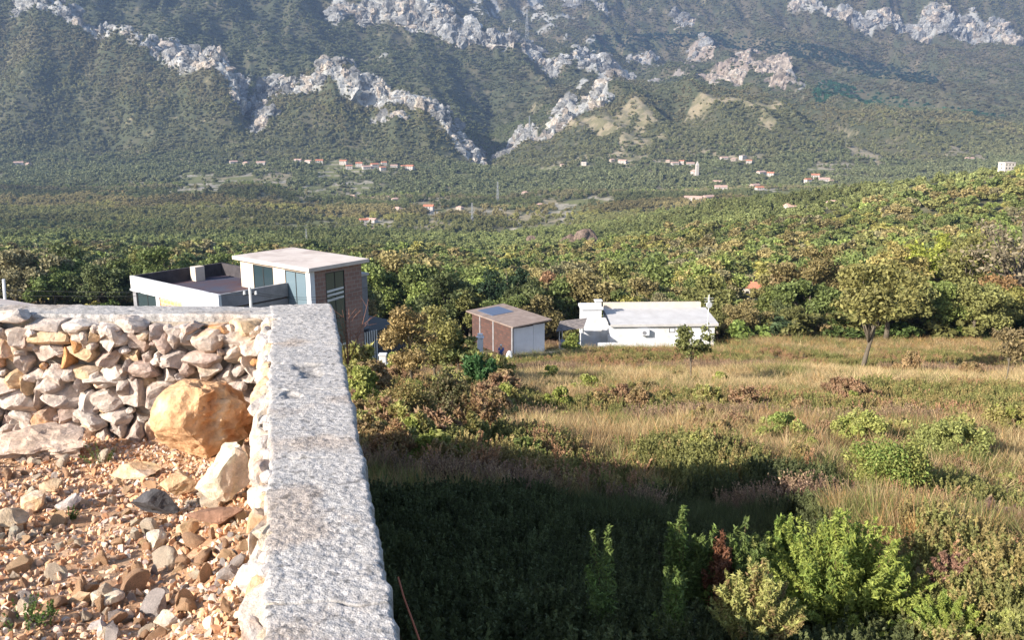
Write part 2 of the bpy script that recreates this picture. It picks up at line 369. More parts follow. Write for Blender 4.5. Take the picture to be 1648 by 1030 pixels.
# crags: broken, blocky rock faces
blk = np.round(fbm(GX, GY, 46, 3, 61)*3.2)/3.2
GZ = GZ + ROCKm*(22*blk + 11*np.abs(fbm(GX*1.6, GY*.7, 30, 4, 62)) + 4*vn2(GX/9, GY/9, 63))*(GY > 1400)
PXg, ROWg = proj(np.stack([GX, GY, GZ], -1))
# ground albedo
def lerp(a, b, t): return a*(1-t[..., None]) + b*t[..., None]
n1 = fbm(GX, GY, 40, 4, 70); n2 = fbm(GX, GY, 4, 3, 71); n3 = fbm(GX, GY, .7, 3, 72)
col = np.ones(GX.shape+(3,))*K(.085, .092, .05)
col = lerp(col, K(.13, .115, .07), sstep(-.1, .4, n1)*.7)
fcol = lerp(np.ones(GX.shape+(3,))*K(.24, .18, .09), K(.16, .15, .06), sstep(-.15, .3, n2))
fcol = lerp(fcol, K(.14, .09, .055), sstep(0, .4, n3)*.7)
col = lerp(col, fcol, 1-sstep(70, 120, GY))
hi = sstep(2400, 3600, GY)
col = lerp(col, K(.15, .12, .085), hi*.6*sstep(-.3, .3, n1))
bare_c = lerp(np.ones(GX.shape+(3,))*K(.34, .28, .18), K(.2, .18, .10), sstep(-.2, .3, fbm(GX, GY, 14, 3, 79)))
BM = sstep(.1, .4, BAREM + .25*n2 + .35*fbm(GX, GY, 30, 3, 76)*(GY > 300)); GM = sstep(.1, .35, GRF)
vf = fbm(GX, GY*.45, 75, 3, 77); vz = sstep(680, 900, GY)*sstep(1750, 1500, GY)*sstep(200, 320, PXg)*(1-sstep(1350, 1500, PXg))
BM = np.maximum(BM, vz*sstep(.30, .38, vf)*.9); GM = np.maximum(GM, vz*sstep(.36, .42, fbm(GX, GY*.4, 85, 3, 78)))
col = lerp(col, bare_c, BM); col = lerp(col, K(.19, .19, .08), GM)
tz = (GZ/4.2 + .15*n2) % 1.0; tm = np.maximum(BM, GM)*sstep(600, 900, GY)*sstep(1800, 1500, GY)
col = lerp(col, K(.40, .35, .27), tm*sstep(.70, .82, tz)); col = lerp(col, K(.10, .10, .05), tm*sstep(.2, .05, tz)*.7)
rk = lerp(np.ones(GX.shape+(3,))*K(.43, .42, .39), K(.30, .27, .23), sstep(-.1, .5, fbm(GX, GY, 25, 3, 75)))
rk = lerp(rk, K(.38, .30, .24), sstep(1000, 1150, PXg)*sstep(2500, 2600, GY)*(1-sstep(1250, 1300, PXg)))
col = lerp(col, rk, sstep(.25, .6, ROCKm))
NR = GX.shape[0]
idx = np.arange(NR*NC).reshape(NR, NC)
Fq = np.stack([idx[:-1, :-1], idx[:-1, 1:], idx[1:, 1:], idx[1:, :-1]], -1).reshape(-1, 4)
M_ter = mat_vert('earth_and_rock', .35, bump=.5, bdist=.6, amp=.35, nscale2=.25)
# near grain of the same sheet
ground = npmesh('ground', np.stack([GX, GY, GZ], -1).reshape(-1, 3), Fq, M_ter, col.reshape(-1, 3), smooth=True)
tag(ground, 'hillside falling from the field to a wooded valley and rising to grey cliffs', None, None, 'structure')
def gz(px, d):
    """ground height (and x) at photo column px, d metres ahead"""
    j = int(np.clip(round((px+900)/(3400)*(NC-1)), 0, NC-1)); i = int(np.argmin(np.abs(GY[:, j]-d)))
    return GX[i, j], GY[i, j], GZ[i, j]
def gxy(x, y):
    j0 = int(np.clip((x/y*.985*F0+824+900)/3400*(NC-1), 0, NC-1)); a, b = max(0, j0-60), min(NC, j0+60)
    q = (GX[:, a:b]-x)**2 + (GY[:, a:b]-y)**2; k = int(np.argmin(q)); i, j = divmod(k, b-a); return GZ[i, a+j]
_sl = (np.abs(GZ[1:, :-1]-GZ[:-1, :-1])/(np.abs(GY[1:, :-1]-GY[:-1, :-1])+1e-6)); _sl = np.clip(_sl, 0, 2.5)
AREA = np.sqrt(1+_sl**2)*np.abs((GX[:-1, 1:]-GX[:-1, :-1])*(GY[1:, :-1]-GY[:-1, :-1])) + 1e-9
def sample(weight, n, seed):
    r = np.random.default_rng(seed); wgt = (weight[:-1, :-1]*AREA).ravel(); cs = np.cumsum(wgt); cs /= cs[-1]
    k = np.searchsorted(cs, r.random(n)); i, j = np.divmod(k, NC-1); a, b = r.random(n), r.random(n)
    def bl(G): return (G[i, j]*(1-a)+G[i, j+1]*a)*(1-b) + (G[i+1, j]*(1-a)+G[i+1, j+1]*a)*b
    return np.stack([bl(GX), bl(GY), bl(GZ)], 1), i, j
exec_after = []
def hit(px, row):
    """where the line of sight through that place of the photo meets the ground"""
    u = (px-824)/F0; v = (row-515)/F0; den = CP-v*SP; k = u/den; t = (SP+v*CP)/den
    ys = np.exp(np.linspace(math.log(2.5), math.log(5000), 900))
    j0 = np.clip((k*ys/ys*.985*F0+824+900)/3400*(NC-1), 0, NC-1).astype(int)
    prev = None
    jj = j0[0]; sub = slice(max(0, jj-40), jj+40)
    # follow the columns nearest in azimuth
    A = GX[:, sub]/GY[:, sub]; c = np.argmin(np.abs(A-k), 1); rr = np.arange(NR)
    Y = GY[:, sub][rr, c]; Z = GZ[:, sub][rr, c]
    f = np.where((-t*Y <= Z) & (Y > 2.2))[0]
    i = f[0] if len(f) else NR-1
    return Vector((k*Y[i], Y[i], Z[i]))
# ------------------------------------------------------------------ foliage kinds
def rnd_unit(r, n): v = r.normal(size=(n, 3)); return v/np.linalg.norm(v, axis=1)[:, None]
def leaf_quads(P, N, size, r, elong=1.5):
    n = len(P); a = np.cross(N, rnd_unit(r, n)); a /= np.linalg.norm(a, axis=1)[:, None]+1e-9; b = np.cross(N, a)
    s = size*(.6+.8*r.random(n))[:, None]; V = np.stack([P-a*s*elong*.5, P-b*s*.42+a*s*.1, P+a*s*elong*.5, P+b*s*.42+a*s*.1], 1)
    V += N[:, None]*s[:, None]*.12*r.normal(size=(n, 4, 1))
    return V.reshape(-1, 3), np.arange(n*4).reshape(n, 4)
def crown_mesh(name, seed, nblob, nleaf, leaf, mat, zc=.58, rx=.36, rz=.30, blob=(.10, .2), loose=.25, taper=0):
    r = np.random.default_rng(seed); c = rnd_unit(r, nblob)*(r.random(nblob)**.45)[:, None]
    c[:, 2] = np.where(c[:, 2] < -.3, c[:, 2]*.5, c[:, 2])
    c *= K(rx, rx, rz); c[:, :2] *= (1-taper*(c[:, 2:3]/rz*.5+.5))
    c[:, 2] += zc; br = r.uniform(blob[0], blob[1], nblob)*(1-taper*.5*((c[:, 2]-zc)/rz*.5+.5)); w = br**2; w /= w.sum()
    k = r.choice(nblob, nleaf, p=w); o = rnd_unit(r, nleaf); o[:, 2] = np.abs(o[:, 2])*np.where(r.random(nleaf) < .72, 1, -1)
    P = c[k] + o*(br[k]*(1 - loose*r.random(nleaf)**1.3 + .12*r.normal(size=nleaf)))[:, None]*K(1, 1, .8)
    N = o*.55 + rnd_unit(r, nleaf)*.75; N /= np.linalg.norm(N, axis=1)[:, None]
    V, Fq = leaf_quads(P, N, leaf, r); return npmesh(name, V, Fq, mat, link=False), c, br
def trunk_mesh(name, c, mat, seed, zt=.45, r0=.028, lean=0, nl=9):
    r = random.Random(seed); m = MB(); top = Vector((lean*.5, 0, zt))
    m.tube([(0, 0, -.06), (lean*.1+.01, .005, zt*.3), (lean*.25, -.01, zt*.6), top, (lean*.6, 0, zt*1.35)], [r0*1.3, r0, r0*.85, r0*.6, r0*.2], 7)
    for k in r.sample(range(len(c)), min(nl, len(c))):
        e = Vector(c[k]); s = Vector((lean*.3, 0, zt*r.uniform(.6, 1.0))); q = s.lerp(e, .5) + Vector((r.uniform(-.03, .03), r.uniform(-.03, .03), .02))
        m.tube([s, q, e], [r0*.45, r0*.28, r0*.08], 5)
    o = m.build(name, mat, smooth=True); me = o.data; bpy.data.objects.remove(o); return me
L_INST = mat_leaf('foliage_scattered', 'inst', .25, var=.45)
L_OBJ = mat_leaf('foliage', 'obj', .28, var=.5)
M_BARK = mat_noise('bark', (.09, .07, .05), (.2, .17, .13), 8, bump=.5)
near_protos = []
for s in range(7):
    kw = dict(zc=.48, rx=.33+.05*(s % 3), rz=.38+.04*(s % 2))
    nb = 22+4*s
    me, c, br = crown_mesh('crown', 100+s, nb, 8500, .031, L_OBJ, blob=(.055, .18), loose=.7, **kw)
    near_protos.append((me, trunk_mesh('trunk', c, M_BARK, s)))
mid_protos = [crown_mesh('crown', 200+s, 15, 1100, .085, L_INST, zc=.46, rx=.38+.05*(s%3), rz=.36+.04*(s%2), blob=(.07, .22), loose=.6)[0] for s in range(6)]
far_protos = [crown_mesh('crown', 300+s, 9, 170, .24, L_INST, zc=.45, rx=.34, rz=.30, blob=(.14, .24), loose=.3)[0] for s in range(6)]
TINTS = dict(green=K(.11, .155, .045), olive=K(.19, .185, .062), yellow=K(.36, .32, .09), brown=K(.30, .22, .105), dark=K(.07, .10, .042), grey=K(.26, .215, .14), bright=K(.20, .26, .065))
TN = list(TINTS); TA = np.array([TINTS[k] for k in TN])
def tint_for(P, r, right):
    """mix of autumn colours, patchy"""
    n = len(P); a = fbm(P[:, 0], P[:, 1], 60, 3, 90); b = fbm(P[:, 0], P[:, 1], 25, 3, 91)
    w = np.stack([np.full(n, .34), .30+.2*a, .05+.16*right*(b > .05), .12+.55*np.clip(a, 0, 1)+.08*right, .10*(1-right)+.04+.3*np.clip(-b, 0, 1)*(1-right), .06+.1*np.clip(b, 0, 1), .04+.16*right], 1)
    w = np.clip(w, .005, None); w /= w.sum(1)[:, None]; k = (r.random(n)[:, None] > np.cumsum(w, 1)).sum(1).clip(0, 6)
    t = TA[k]*(.75+.5*r.random(n))[:, None]; avg = (w[:, :, None]*TA[None]).sum(1)
    return t, avg, k
# ------------------------------------------------------------------ where the far houses stand (clearings are kept for them)
V_CLIFF = [(480,257),(497,259),(514,261),(553,263),(578,265),(562,269),(603,267),(618,263),(634,267),(650,269),(616,271),(660,271),(590,269)]
V_WEST = [(30,262),(46,263),(376,261),(396,262),(420,262)]
V_VALLEY = [(568,317),(600,319),(622,317),(636,321),(640,337),(690,337),(740,335),(598,355),(606,370),(586,358)]
V_EAST = [(905,266),(940,263),(985,257),(1002,259),(1075,259),(1086,263),(1097,261),(1111,263),(1165,254),(1180,257),(1195,255),(1205,261),(1225,277),(1240,281),(1155,293),(1160,303),(1215,299),(1222,305),(1105,318),(1120,321),(1140,318),(1300,291),(1312,285),(1326,289),(1340,291),(845,311),(870,331)]
VP = [[hit(a, b+3) for a, b in L] for L in (V_CLIFF, V_WEST, V_VALLEY, V_EAST)]
P_CHURCH = hit(1118, 284)
HILL_H = [hit(1216, 478), hit(1553, 444), hit(1280, 340), hit(1340, 334)]
CLR = np.zeros_like(GX)
for P in sum(VP, []) + [P_CHURCH] + HILL_H:
    u = Vector((P.x, P.y)).normalized(); r = 4.5 + P.y/260
    for k in ((0, 1.0, 2.0, 3.0) if P.y < 700 else (0, 1.0)):
        cx, cy = P.x - u.x*r*k*.9, P.y - u.y*r*k*.9
        CLR = np.maximum(CLR, sstep(r*1.5, r, np.hypot(GX-cx, GY-cy)))
# ------------------------------------------------------------------ the woods
inview = ((PXg > -260) & (PXg < 1930)).astype(float)
clear = (1-np.clip(sstep(.2, .6, ROCKm), 0, .93))*(1+0*GX)
clear = np.where((ROCKm > .4) & (GY > 1400), np.where(fbm(GX, GY, 45, 3, 97) > .28, .8, .03), clear)
clear = clear*(1-.82*BM)*(1-.9*GM)*(1-.95*CLR)
okn = np.where(GY < 92, 0, np.where(PXg < 560, GY > 135, 1.0))
okn = okn*np.where((PXg > 575) & (PXg < 1180), sstep(94, 102, GY), 1)
okn = np.maximum(okn, ((PXg > 1185) & (GY > 84) & (GY < 93))*1.0)
wn = inview*clear*okn*(GY < 420)/26.0
A_ = lambda q: float((q[:-1, :-1]*AREA).sum())
Pn, ii, jj = sample(wn, int(A_(wn)), 11)
rr = np.random.default_rng(12)
px_, row_ = proj(Pn); hgt = 5.0 + 2.6*rr.random(len(Pn)) + 1.2*(Pn[:, 1] < 160)
right = sstep(500, 900, px_)
tn, avg, kk = tint_for(Pn, rr, right)
tn = (tn*.6 + avg*.4)*1.15*(1+.5*fbm(Pn[:, 0], Pn[:, 1], 45, 3, 98))[:, None]; hgt = hgt*(.72+.6*rr.random(len(Pn)))*(1+.35*fbm(Pn[:, 0], Pn[:, 1], 50, 2, 99))
for Ph, pr, rt_ in ((HILL_H[0], 1216, 480), (HILL_H[1], 1553, 442), (HILL_H[2], 1280, 342), (HILL_H[3], 1340, 336)):
    cap = -row_t(rt_)*Pn[:, 1]-Pn[:, 2]; near_ = (np.abs(px_-pr) < 16+3.5/Pn[:, 1]*F0) & (Pn[:, 1] < Ph.y-1); hgt = np.where(near_, np.minimum(hgt, np.clip(cap, 1.2, None)), hgt)
vis = (px_ > -40) & (px_ < 1690); order = np.argsort(-(hgt/Pn[:, 1])*vis)
front = order[:262]; rest = np.setdiff1d(np.arange(len(Pn)), front)
Z0 = lambda n, r: np.stack([r.normal(size=n)*.10, r.normal(size=n)*.10, r.random(n)*6.28], 1)
scatter('wood', Pn[rest], Z0(len(rest), rr), np.stack([hgt[rest]*(.85+.6*rr.random(len(rest))), hgt[rest]*(.85+.6*rr.random(len(rest))), hgt[rest]], 1), tn[rest], mid_protos, rr.integers(0, 6, len(rest)),
        label='dense mixed wood of green, olive and russet trees covering the slopes behind the houses')
uw = inview*clear*okn*(GY < 300)/9.0
Pu, iu, ju = sample(uw, int(A_(uw)), 13); ru = np.random.default_rng(14); hu = 1.3+2.2*ru.random(len(Pu)); tu, au, ku = tint_for(Pu, ru, sstep(500, 900, proj(Pu)[0]))
scatter('undergrowth', Pu-K(0, 0, .3), Z0(len(Pu), ru), np.stack([hu*1.7, hu*1.7, hu*1.1], 1), tu*.85, mid_protos, ru.integers(0, 6, len(Pu)), label='tangled undergrowth and young growth between the trees of the wood')
def far_wood(name, d0, d1, sp, hh, seed, label, protos):
    wv = inview*clear*((GY > d0) & (GY <= d1))/sp**2
    thin = fbm(GX, GY, 160, 3, 95); wv = wv*(.55 + .45*sstep(-.35, .0, thin)) if d0 > 1200 else wv
    P, i, j = sample(wv, int(A_(wv)), seed); r = np.random.default_rng(seed); n = len(P); px, row = proj(P)
    rt = sstep(500, 900, px)*(P[:, 1] < 900)*.9
    t, av, k = tint_for(P, r, rt); t = t*.5 + av*.5
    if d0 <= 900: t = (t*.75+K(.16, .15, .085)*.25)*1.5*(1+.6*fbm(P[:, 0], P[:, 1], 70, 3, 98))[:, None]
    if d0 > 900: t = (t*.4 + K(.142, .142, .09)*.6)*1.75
    if d0 > 2000:
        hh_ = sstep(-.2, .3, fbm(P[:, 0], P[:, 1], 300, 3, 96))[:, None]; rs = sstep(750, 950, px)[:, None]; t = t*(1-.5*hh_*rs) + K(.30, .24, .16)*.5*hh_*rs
        pine = (polypts(px, row, [(1330,150,26),(1420,180,34),(1500,200,40),(1600,215,40),(1648,230,40)]) > .2)[:, None]
        t = np.where(pine, K(.07, .18, .10)*(.7+.6*r.random(n))[:, None], t)
        pine2 = (polypts(px, row, [(960,72,18),(1050,68,18),(1120,60,14),(1320,86,16),(1400,112,16),(1500,125,14)]) > .2)[:, None]
        t = np.where(pine2, K(.06, .11, .09), t)
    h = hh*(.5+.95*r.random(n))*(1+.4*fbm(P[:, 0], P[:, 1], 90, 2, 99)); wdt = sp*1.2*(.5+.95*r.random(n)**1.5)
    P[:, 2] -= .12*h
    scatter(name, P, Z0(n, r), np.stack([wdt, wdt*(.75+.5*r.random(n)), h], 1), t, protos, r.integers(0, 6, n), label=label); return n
def polypts(px, row, pts):
    m = np.zeros(len(px))
    for (x0, y0, w0), (x1, y1, w1) in zip(pts[:-1], pts[1:]):
        dx, dy = x1-x0, y1-y0; L2 = dx*dx+dy*dy
        t = np.clip(((px-x0)*dx+(row-y0)*dy)/L2, 0, 1); m = np.maximum(m, 1-np.hypot(px-x0-t*dx, row-y0-t*dy)/(w0+(w1-w0)*t))
    return m
c1 = far_wood('valley_wood', 420, 1250, 5.6, 6.0, 31, 'unbroken olive and green wood filling the valley floor', mid_protos)
c2 = far_wood('scrub_wood', 1250, 2300, 6.6, 5.6, 32, 'dark green scrub covering the lower mountain spurs around the villages', far_protos)
c3 = far_wood('mountain_scrub', 2300, 5300, 10.0, 6.0, 33, 'thin dark scrub on the high slopes beneath the grey cliffs', far_protos)
print('trees', len(Pn), c1, c2, c3)
# the nearest trees, one by one
words = {'green': 'green', 'olive': 'olive', 'yellow': 'yellow', 'brown': 'russet', 'dark': 'dark green', 'grey': 'sparse greyish', 'bright': 'bright green'}
for q in front:
    k = TN[kk[q]]; P = Pn[q]; s = hgt[q]; pi = int(q) % 7
    zone = 'on the slope left of the roof terrace' if px_[q] < 210 else 'behind the roof terrace' if px_[q] < 480 else 'just right of the brick house' if px_[q] < 720 else 'behind the brown shed' if px_[q] < 900 else 'behind the white house' if px_[q] < 1170 else 'right of the white house' if px_[q] < 1310 else 'behind the leaning field tree' if px_[q] < 1480 else 'at the right end of the wood'
    zone = ('' if Pn[q, 1] < 122 else 'deeper in ')+zone; zone = zone.replace('deeper in on', 'deeper on').replace('deeper in behind', 'deeper behind').replace('deeper in just', 'farther').replace('deeper in right', 'farther right').replace('deeper in at', 'deeper at'); szw = 'small' if hgt[q] < 4.4 else 'tall' if hgt[q] > 6.6 else 'middling'
    t = empty('tree', (P[0], P[1], P[2]), float(q % 63)/10, label=('%s %s bushy tree %s' % (szw, words[k], zone)), cat='tree', group='%s %s trees %s' % (szw, words[k], zone))
    t.scale = (s*(.85+.06*(q % 7)), s*(.85+.06*(q % 5)), s)
    cr = bpy.data.objects.new('crown', near_protos[pi][0]); cr.color = (*tn[q], 1); tr = bpy.data.objects.new('trunk', near_protos[pi][1])
    for o in (cr, tr): C.objects.link(o); o.parent = t
# ------------------------------------------------------------------ haze
def add_haze():
    m = bpy.data.materials.new('air'); m.use_nodes = True; n = m.node_tree; n.nodes.clear()
    out = n.nodes.new('ShaderNodeOutputMaterial'); v = n.nodes.new('ShaderNodeVolumePrincipled')
    v.inputs['Color'].default_value = (.42, .60, 1.0, 1); v.inputs['Density'].default_value = 1.0e-4; v.inputs['Anisotropy'].default_value = .2
    n.links.new(v.outputs[0], out.inputs['Volume'])
    b = MB(); zt = float(GZ.max())+60; b.box(float(GX.min())-50, float(GX.max())+50, -60, float(GY.max())+60, float(GZ.min())-1, zt)
    o = b.build('haze', m); tag(o, 'thin bluish air over the valley', None, None, 'stuff')
add_haze()
# ------------------------------------------------------------------ rocks
def ico(sub):
    b = bmesh.new(); bmesh.ops.create_icosphere(b, subdivisions=sub, radius=1)
    V = np.array([v.co[:] for v in b.verts]); Fq = np.array([[v.index for v in f.verts] for f in b.faces]); b.free(); return V, Fq
ICO = {k: ico(k) for k in (1, 2, 3, 4, 5)}
def rock(seed, sub=3, planes=12, cut=(.55, .95), rough=.05, flat=1.0):
    r = np.random.default_rng(seed); V, Fq = ICO[sub]; V = V.copy()
    for n, h in zip(rnd_unit(r, planes), r.uniform(cut[0], cut[1], planes)):
        d = V@n - h; V -= np.clip(d, 0, None)[:, None]*n
    off = r.random(3)*50
    nrm = V/np.linalg.norm(V, axis=1)[:, None]
    V += nrm*(rough*1.5*fbm3(V+off, .6, 4, seed) - rough*1.1*np.abs(fbm3(V+off, .3, 3, seed+1)))[:, None]
    V[:, 2] *= flat; return V, Fq
def rotm(r, tilt=.5):
    return np.array(Euler((r.normal()*tilt, r.normal()*tilt, r.random()*6.28)).to_matrix())
def join_np(parts):
    Vs, Fs, Cs, n = [], [], [], 0
    for V, Fq, c in parts: Vs.append(V); Fs.append(Fq+n); Cs.append(c); n += len(V)
    return np.concatenate(Vs), np.concatenate(Fs), np.concatenate(Cs)
# crags along the far crests
M_ROCK = mat_vert('limestone', .16, bump=1.0, bdist=2.5, amp=.6, nscale2=.35)  # strong light and dark variation, imitating shadows between the crags in colour
wc = np.where((GY > 1400) & (ROCKm > .45) & (ROCK > .05) & (PXg > -150) & (PXg < 1800) & (ROWg > -60), ROCKm/(AREA_p := np.pad(AREA, ((0, 1), (0, 1)), mode='edge')), 0)
SA = np.abs((PXg[:-1, 1:]-PXg[:-1, :-1])*(ROWg[:-1, :-1]-ROWg[1:, :-1])); wc[:-1, :-1] *= np.clip(SA, .1, 6)
Pc, ic, jc = sample(wc, 5600, 77)
r = np.random.default_rng(78); cr_protos = [rock(500+k, 3, 12, (.3, .85), .38) for k in range(14)]; parts = []
for q in range(len(Pc)):
    V, Fq = cr_protos[q % 14]; s = Pc[q, 1]/F0*(1.6+9*r.random()**2.2); V = V@rotm(r, .35).T*K(s*r.uniform(.8, 2.2), s*r.uniform(.8, 1.4), s*r.uniform(.7, 2.0)) + Pc[q] - K(0, 0, s*.45)
    base = K(.46, .45, .43)*(1-.5*r.random()) if r.random() < .75 else K(.50, .43, .36)
    pxq = proj(Pc[q])[0]
    if 1140 < pxq < 1270 and Pc[q, 1] > 2400: base = K(.48, .40, .33)*r.uniform(.85, 1.15)
    st = fbm3(V*K(1, 1, .3), 9, 3, 8) - .5*sstep(.1, .5, fbm3(V, 60, 2, 9)); c = base[None]*(1+.7*st)[:, None]; parts.append((V, Fq, np.clip(c, .08, .6)))
V, Fq, c = join_np(parts); o = npmesh('cliff', V, Fq, M_ROCK, c); tag(o, 'pale grey limestone crags along the mountain crests', kind='structure')
# reddish outcrop in the wood
parts = []
for k, (a, b, wd, hh) in enumerate([(852,398,22,18),(872,400,18,14),(893,400,34,14),(912,397,36,20),(938,397,40,25),(953,399,26,20),(926,402,30,14),(870,402,26,10)]):
    P = hit(a, b); V, Fq = rock(600+k, 4, 16, (.4, .9), .14); s = P.y/F0; V = V@rotm(r, .3).T*K(wd*.6*s, wd*.5*s, hh*.75*s) + K(*P)+K(0, 0, hh*.30*s)
    c = K(.25, .18, .14)[None]*(1+.6*fbm3(V, 3, 3, k))[:, None]; parts.append((V, Fq, np.clip(c, .05, .6)))
V, Fq, c = join_np(parts); o = npmesh('rock_outcrop', V, Fq, M_ROCK, c); tag(o, 'reddish brown rock outcrop poking out of the wooded hill', 'rock')
# ------------------------------------------------------------------ the retaining wall and the rubble fill
def XO(Y): return -1.42 + .24*(6.87-Y)
def XI(Y): return -1.92 + .262*(6.87-Y)
def fz(X, Y): return -1.515 - .145*Y + .13*sstep(.55, .12, XI(Y)-X)*sstep(6.2, 5.2, Y) + .05*fbm(X, Y, .9, 3, 200) + .022*fbm(X, Y, .16, 3, 201)
def fhit(px, row):
    u = (px-824)/F0; v = (row-515)/F0; den = CP-v*SP; Y = 1.515/((SP+v*CP)/den - .145); return Vector((u/den*Y, Y, float(fz(np.array(u/den*Y), np.array(Y)))))
M_CONC = mat_vert('rough_concrete', 120, bump=.4, bdist=.005, amp=.5, nscale2=140, pits=150)
M_STONE = mat_vert('wall_stone', 16, bump=1.0, bdist=.02, amp=.4, nscale2=32)
def strip(ys, xl, xr, zt, nx, skirtL, skirtR, seed):
    """rough concrete beam: rows along ys, columns from skirt to skirt"""
    prof = [('L', k) for k in np.linspace(1, .02, 10)] + [('T', k) for k in np.linspace(0, 1, nx)] + [('R', k) for k in np.linspace(.02, 1, 12)]
    Y = np.repeat(np.array(ys)[:, None], len(prof), 1); X = np.zeros_like(Y); Z = np.zeros_like(Y)
    ra = .022*fbm(Y[:, 0], Y[:, 0]*0, .16, 3, seed) + .006*fbm(Y[:, 0], Y[:, 0]*0+9, .035, 2, seed+1)
    rb = .018*fbm(Y[:, 0], Y[:, 0]*0+5, .22, 3, seed+2) + .014*fbm(Y[:, 0], Y[:, 0]*0+7, .04, 3, seed+3)
    a, b = xl(Y[:, 0])+ra, xr(Y[:, 0])+rb
    for j, (s, k) in enumerate(prof):
        if s == 'T': X[:, j] = a*(1-k)+b*k; e = min(k, 1-k); Z[:, j] = zt - .02*math.exp(-e/.015)
        elif s == 'L': X[:, j] = a-.004*k; Z[:, j] = zt-.02-skirtL*k
        else: X[:, j] = b+.004*k - .02*sstep(.05, .4, np.array(k)); Z[:, j] = zt-.02-skirtR*k
    return X, Y, Z, prof
def conc_mesh(name, X, Y, Z, flip, parent):
    P = np.stack([X, Y, Z], -1); d = fbm3(P, .07, 4, 210)*.006 + fbm3(P, .024, 2, 211)*.0030*(1+.6*sstep(4.2, 2.5, P[..., 1])) + .012*fbm3(P, .5, 2, 212)
    pit = fbm3(P, .2, 3, 213); d -= .02*sstep(.32, .5, pit)
    crk = 0
    if not flip:
        for y0, sl_ in ((2.55, .2), (3.62, -.3), (4.75, .15), (5.7, -.1)): crk = crk + np.exp(-((P[..., 1]-y0-sl_*P[..., 0]*.3-.05*fbm(P[..., 0], P[..., 0]*0+y0, .12, 3, 219))/.006)**2)*sstep(-.25, .1, fbm(P[..., 0], P[..., 1], .18, 2, 221))
        d -= .012*crk
    Z2 = Z + d*1.0; X2 = X + fbm3(P+5, .05, 2, 214)*.006
    c = np.ones(P.shape)*K(.40, .375, .36); br = sstep(.0, .4, fbm3(P, .3, 4, 215)); c = c*(1-br[..., None]*.7) + K(.37, .30, .25)*br[..., None]*.7
    c = c*(1-.35*sstep(.3, .5, pit))[..., None]*(1-.55*np.clip(crk+0*pit, 0, 1))[..., None]*(1+.35*fbm3(P, .02, 2, 216))[..., None]*(1-.45*sstep(.25, .5, fbm3(P+3, .028, 2, 218)))[..., None]
    n, m = X.shape; id = np.arange(n*m).reshape(n, m); Fq = np.stack([id[:-1, :-1], id[:-1, 1:], id[1:, 1:], id[1:, :-1]], -1).reshape(-1, 4)
    if flip: Fq = Fq[:, ::-1]
    return npmesh(name, np.stack([X2, Y, Z2], -1).reshape(-1, 3), Fq, M_CONC, c.reshape(-1, 3), smooth=False, parent=parent)
wall = empty('retaining_wall', (0, 0, 0), label='rough pale concrete retaining wall with a face of rubble stones, running away and turning left', cat='wall')
ys = np.concatenate([np.linspace(-3, 1.3, 40), np.arange(1.31, 6.945, .005)])
X, Y, Z, pr = strip(ys, XI, XO, -1.5, 92, .5, 2.6, 220); conc_mesh('concrete_cap', X, Y, Z, False, wall)
xs = np.arange(-9.0, -1.44, .012)
Yb, Xb, Zb, pr = strip(xs, lambda x: 6.60+0*x, lambda x: 6.94+0*x, -1.505, 30, .12, 2.6, 230)
conc_mesh('concrete_cap', Xb, Yb, Zb, True, wall)
m = MB(); m.box(-9.0, -1.52, 6.585, 6.86, -3.9, -1.56); m.build('core', mat_noise('dark_mortar', (.34, .28, .22), (.48, .41, .34), 9, bump=.8, bdist=.02), wall)
PAL = [(K(.50, .42, .37), 7), (K(.59, .49, .42), 7), (K(.60, .43, .27), 2.4), (K(.56, .29, .13), 2.0), (K(.44, .33, .28), 4), (K(.62, .54, .48), 3)]
pw = np.array([p[1] for p in PAL]); pw = pw/pw.sum()
def stone_part(c0, size, seed, r, tilt=.35, sub=3, colr=None, rough=.06, planes=13, cut=(.55, .92)):
    V, Fq = rock(seed, sub, planes, cut, rough); V = V@rotm(r, tilt).T; V /= np.abs(V).max(0); V = V*size
    k = r.choice(len(PAL), p=pw); base = PAL[k][0] if colr is None else colr; b2 = PAL[r.choice(len(PAL), p=pw)][0]
    mixn = sstep(-.05, .35, fbm3(V+seed, max(size)*.9, 3, seed)); c = base[None]*(1-.55*mixn[:, None]) + b2[None]*.55*mixn[:, None]
    c = c*(1+.25*fbm3(V+seed, max(size)*.25, 2, seed+3))[:, None]; return V+c0, Fq, np.clip(c, .03, .7)
r = np.random.default_rng(91); parts = []; z = -2.62; row = 0; sd = 1000
while z < -1.60:
    h = r.uniform(.10, .17); h = min(h, -1.55-z); x = -8.4 + r.random()*.2
    while x < -1.95:
        wd = r.uniform(.12, .25) if r.random() < .65 else r.uniform(.07, .14); hh = h*r.uniform(.8, 1.25)
        parts.append(stone_part(K(x+wd/2, 6.575-r.uniform(0, .08), z+h/2+r.normal()*.035), K(wd*.70, .13, hh*.76), sd, r, .6, cut=(.42, .8), planes=10, rough=.09)); sd += 1
        if r.random() < .6: parts.append(stone_part(K(x+wd+.01, 6.50-r.uniform(-.03, .03), z+h*r.random()), K(.035, .05, .03)*r.uniform(.8, 1.5), sd, r, .5, 2)); sd += 1
        x += wd*.97 + .008
    z += h*.93; row += 1
x = -8.4
while x < -1.95:
    wd = r.uniform(.08, .24); parts.append(stone_part(K(x+wd/2, 6.57-r.uniform(0, .06), -1.66+r.normal()*.012), K(wd*.66, .11, r.uniform(.05, .085)), sd, r, .4, cut=(.3, .72), planes=13, rough=.07)); sd += 1; x += wd
V, Fq, c = join_np(parts); npmesh('stonework', V, Fq, M_STONE, c, parent=wall)
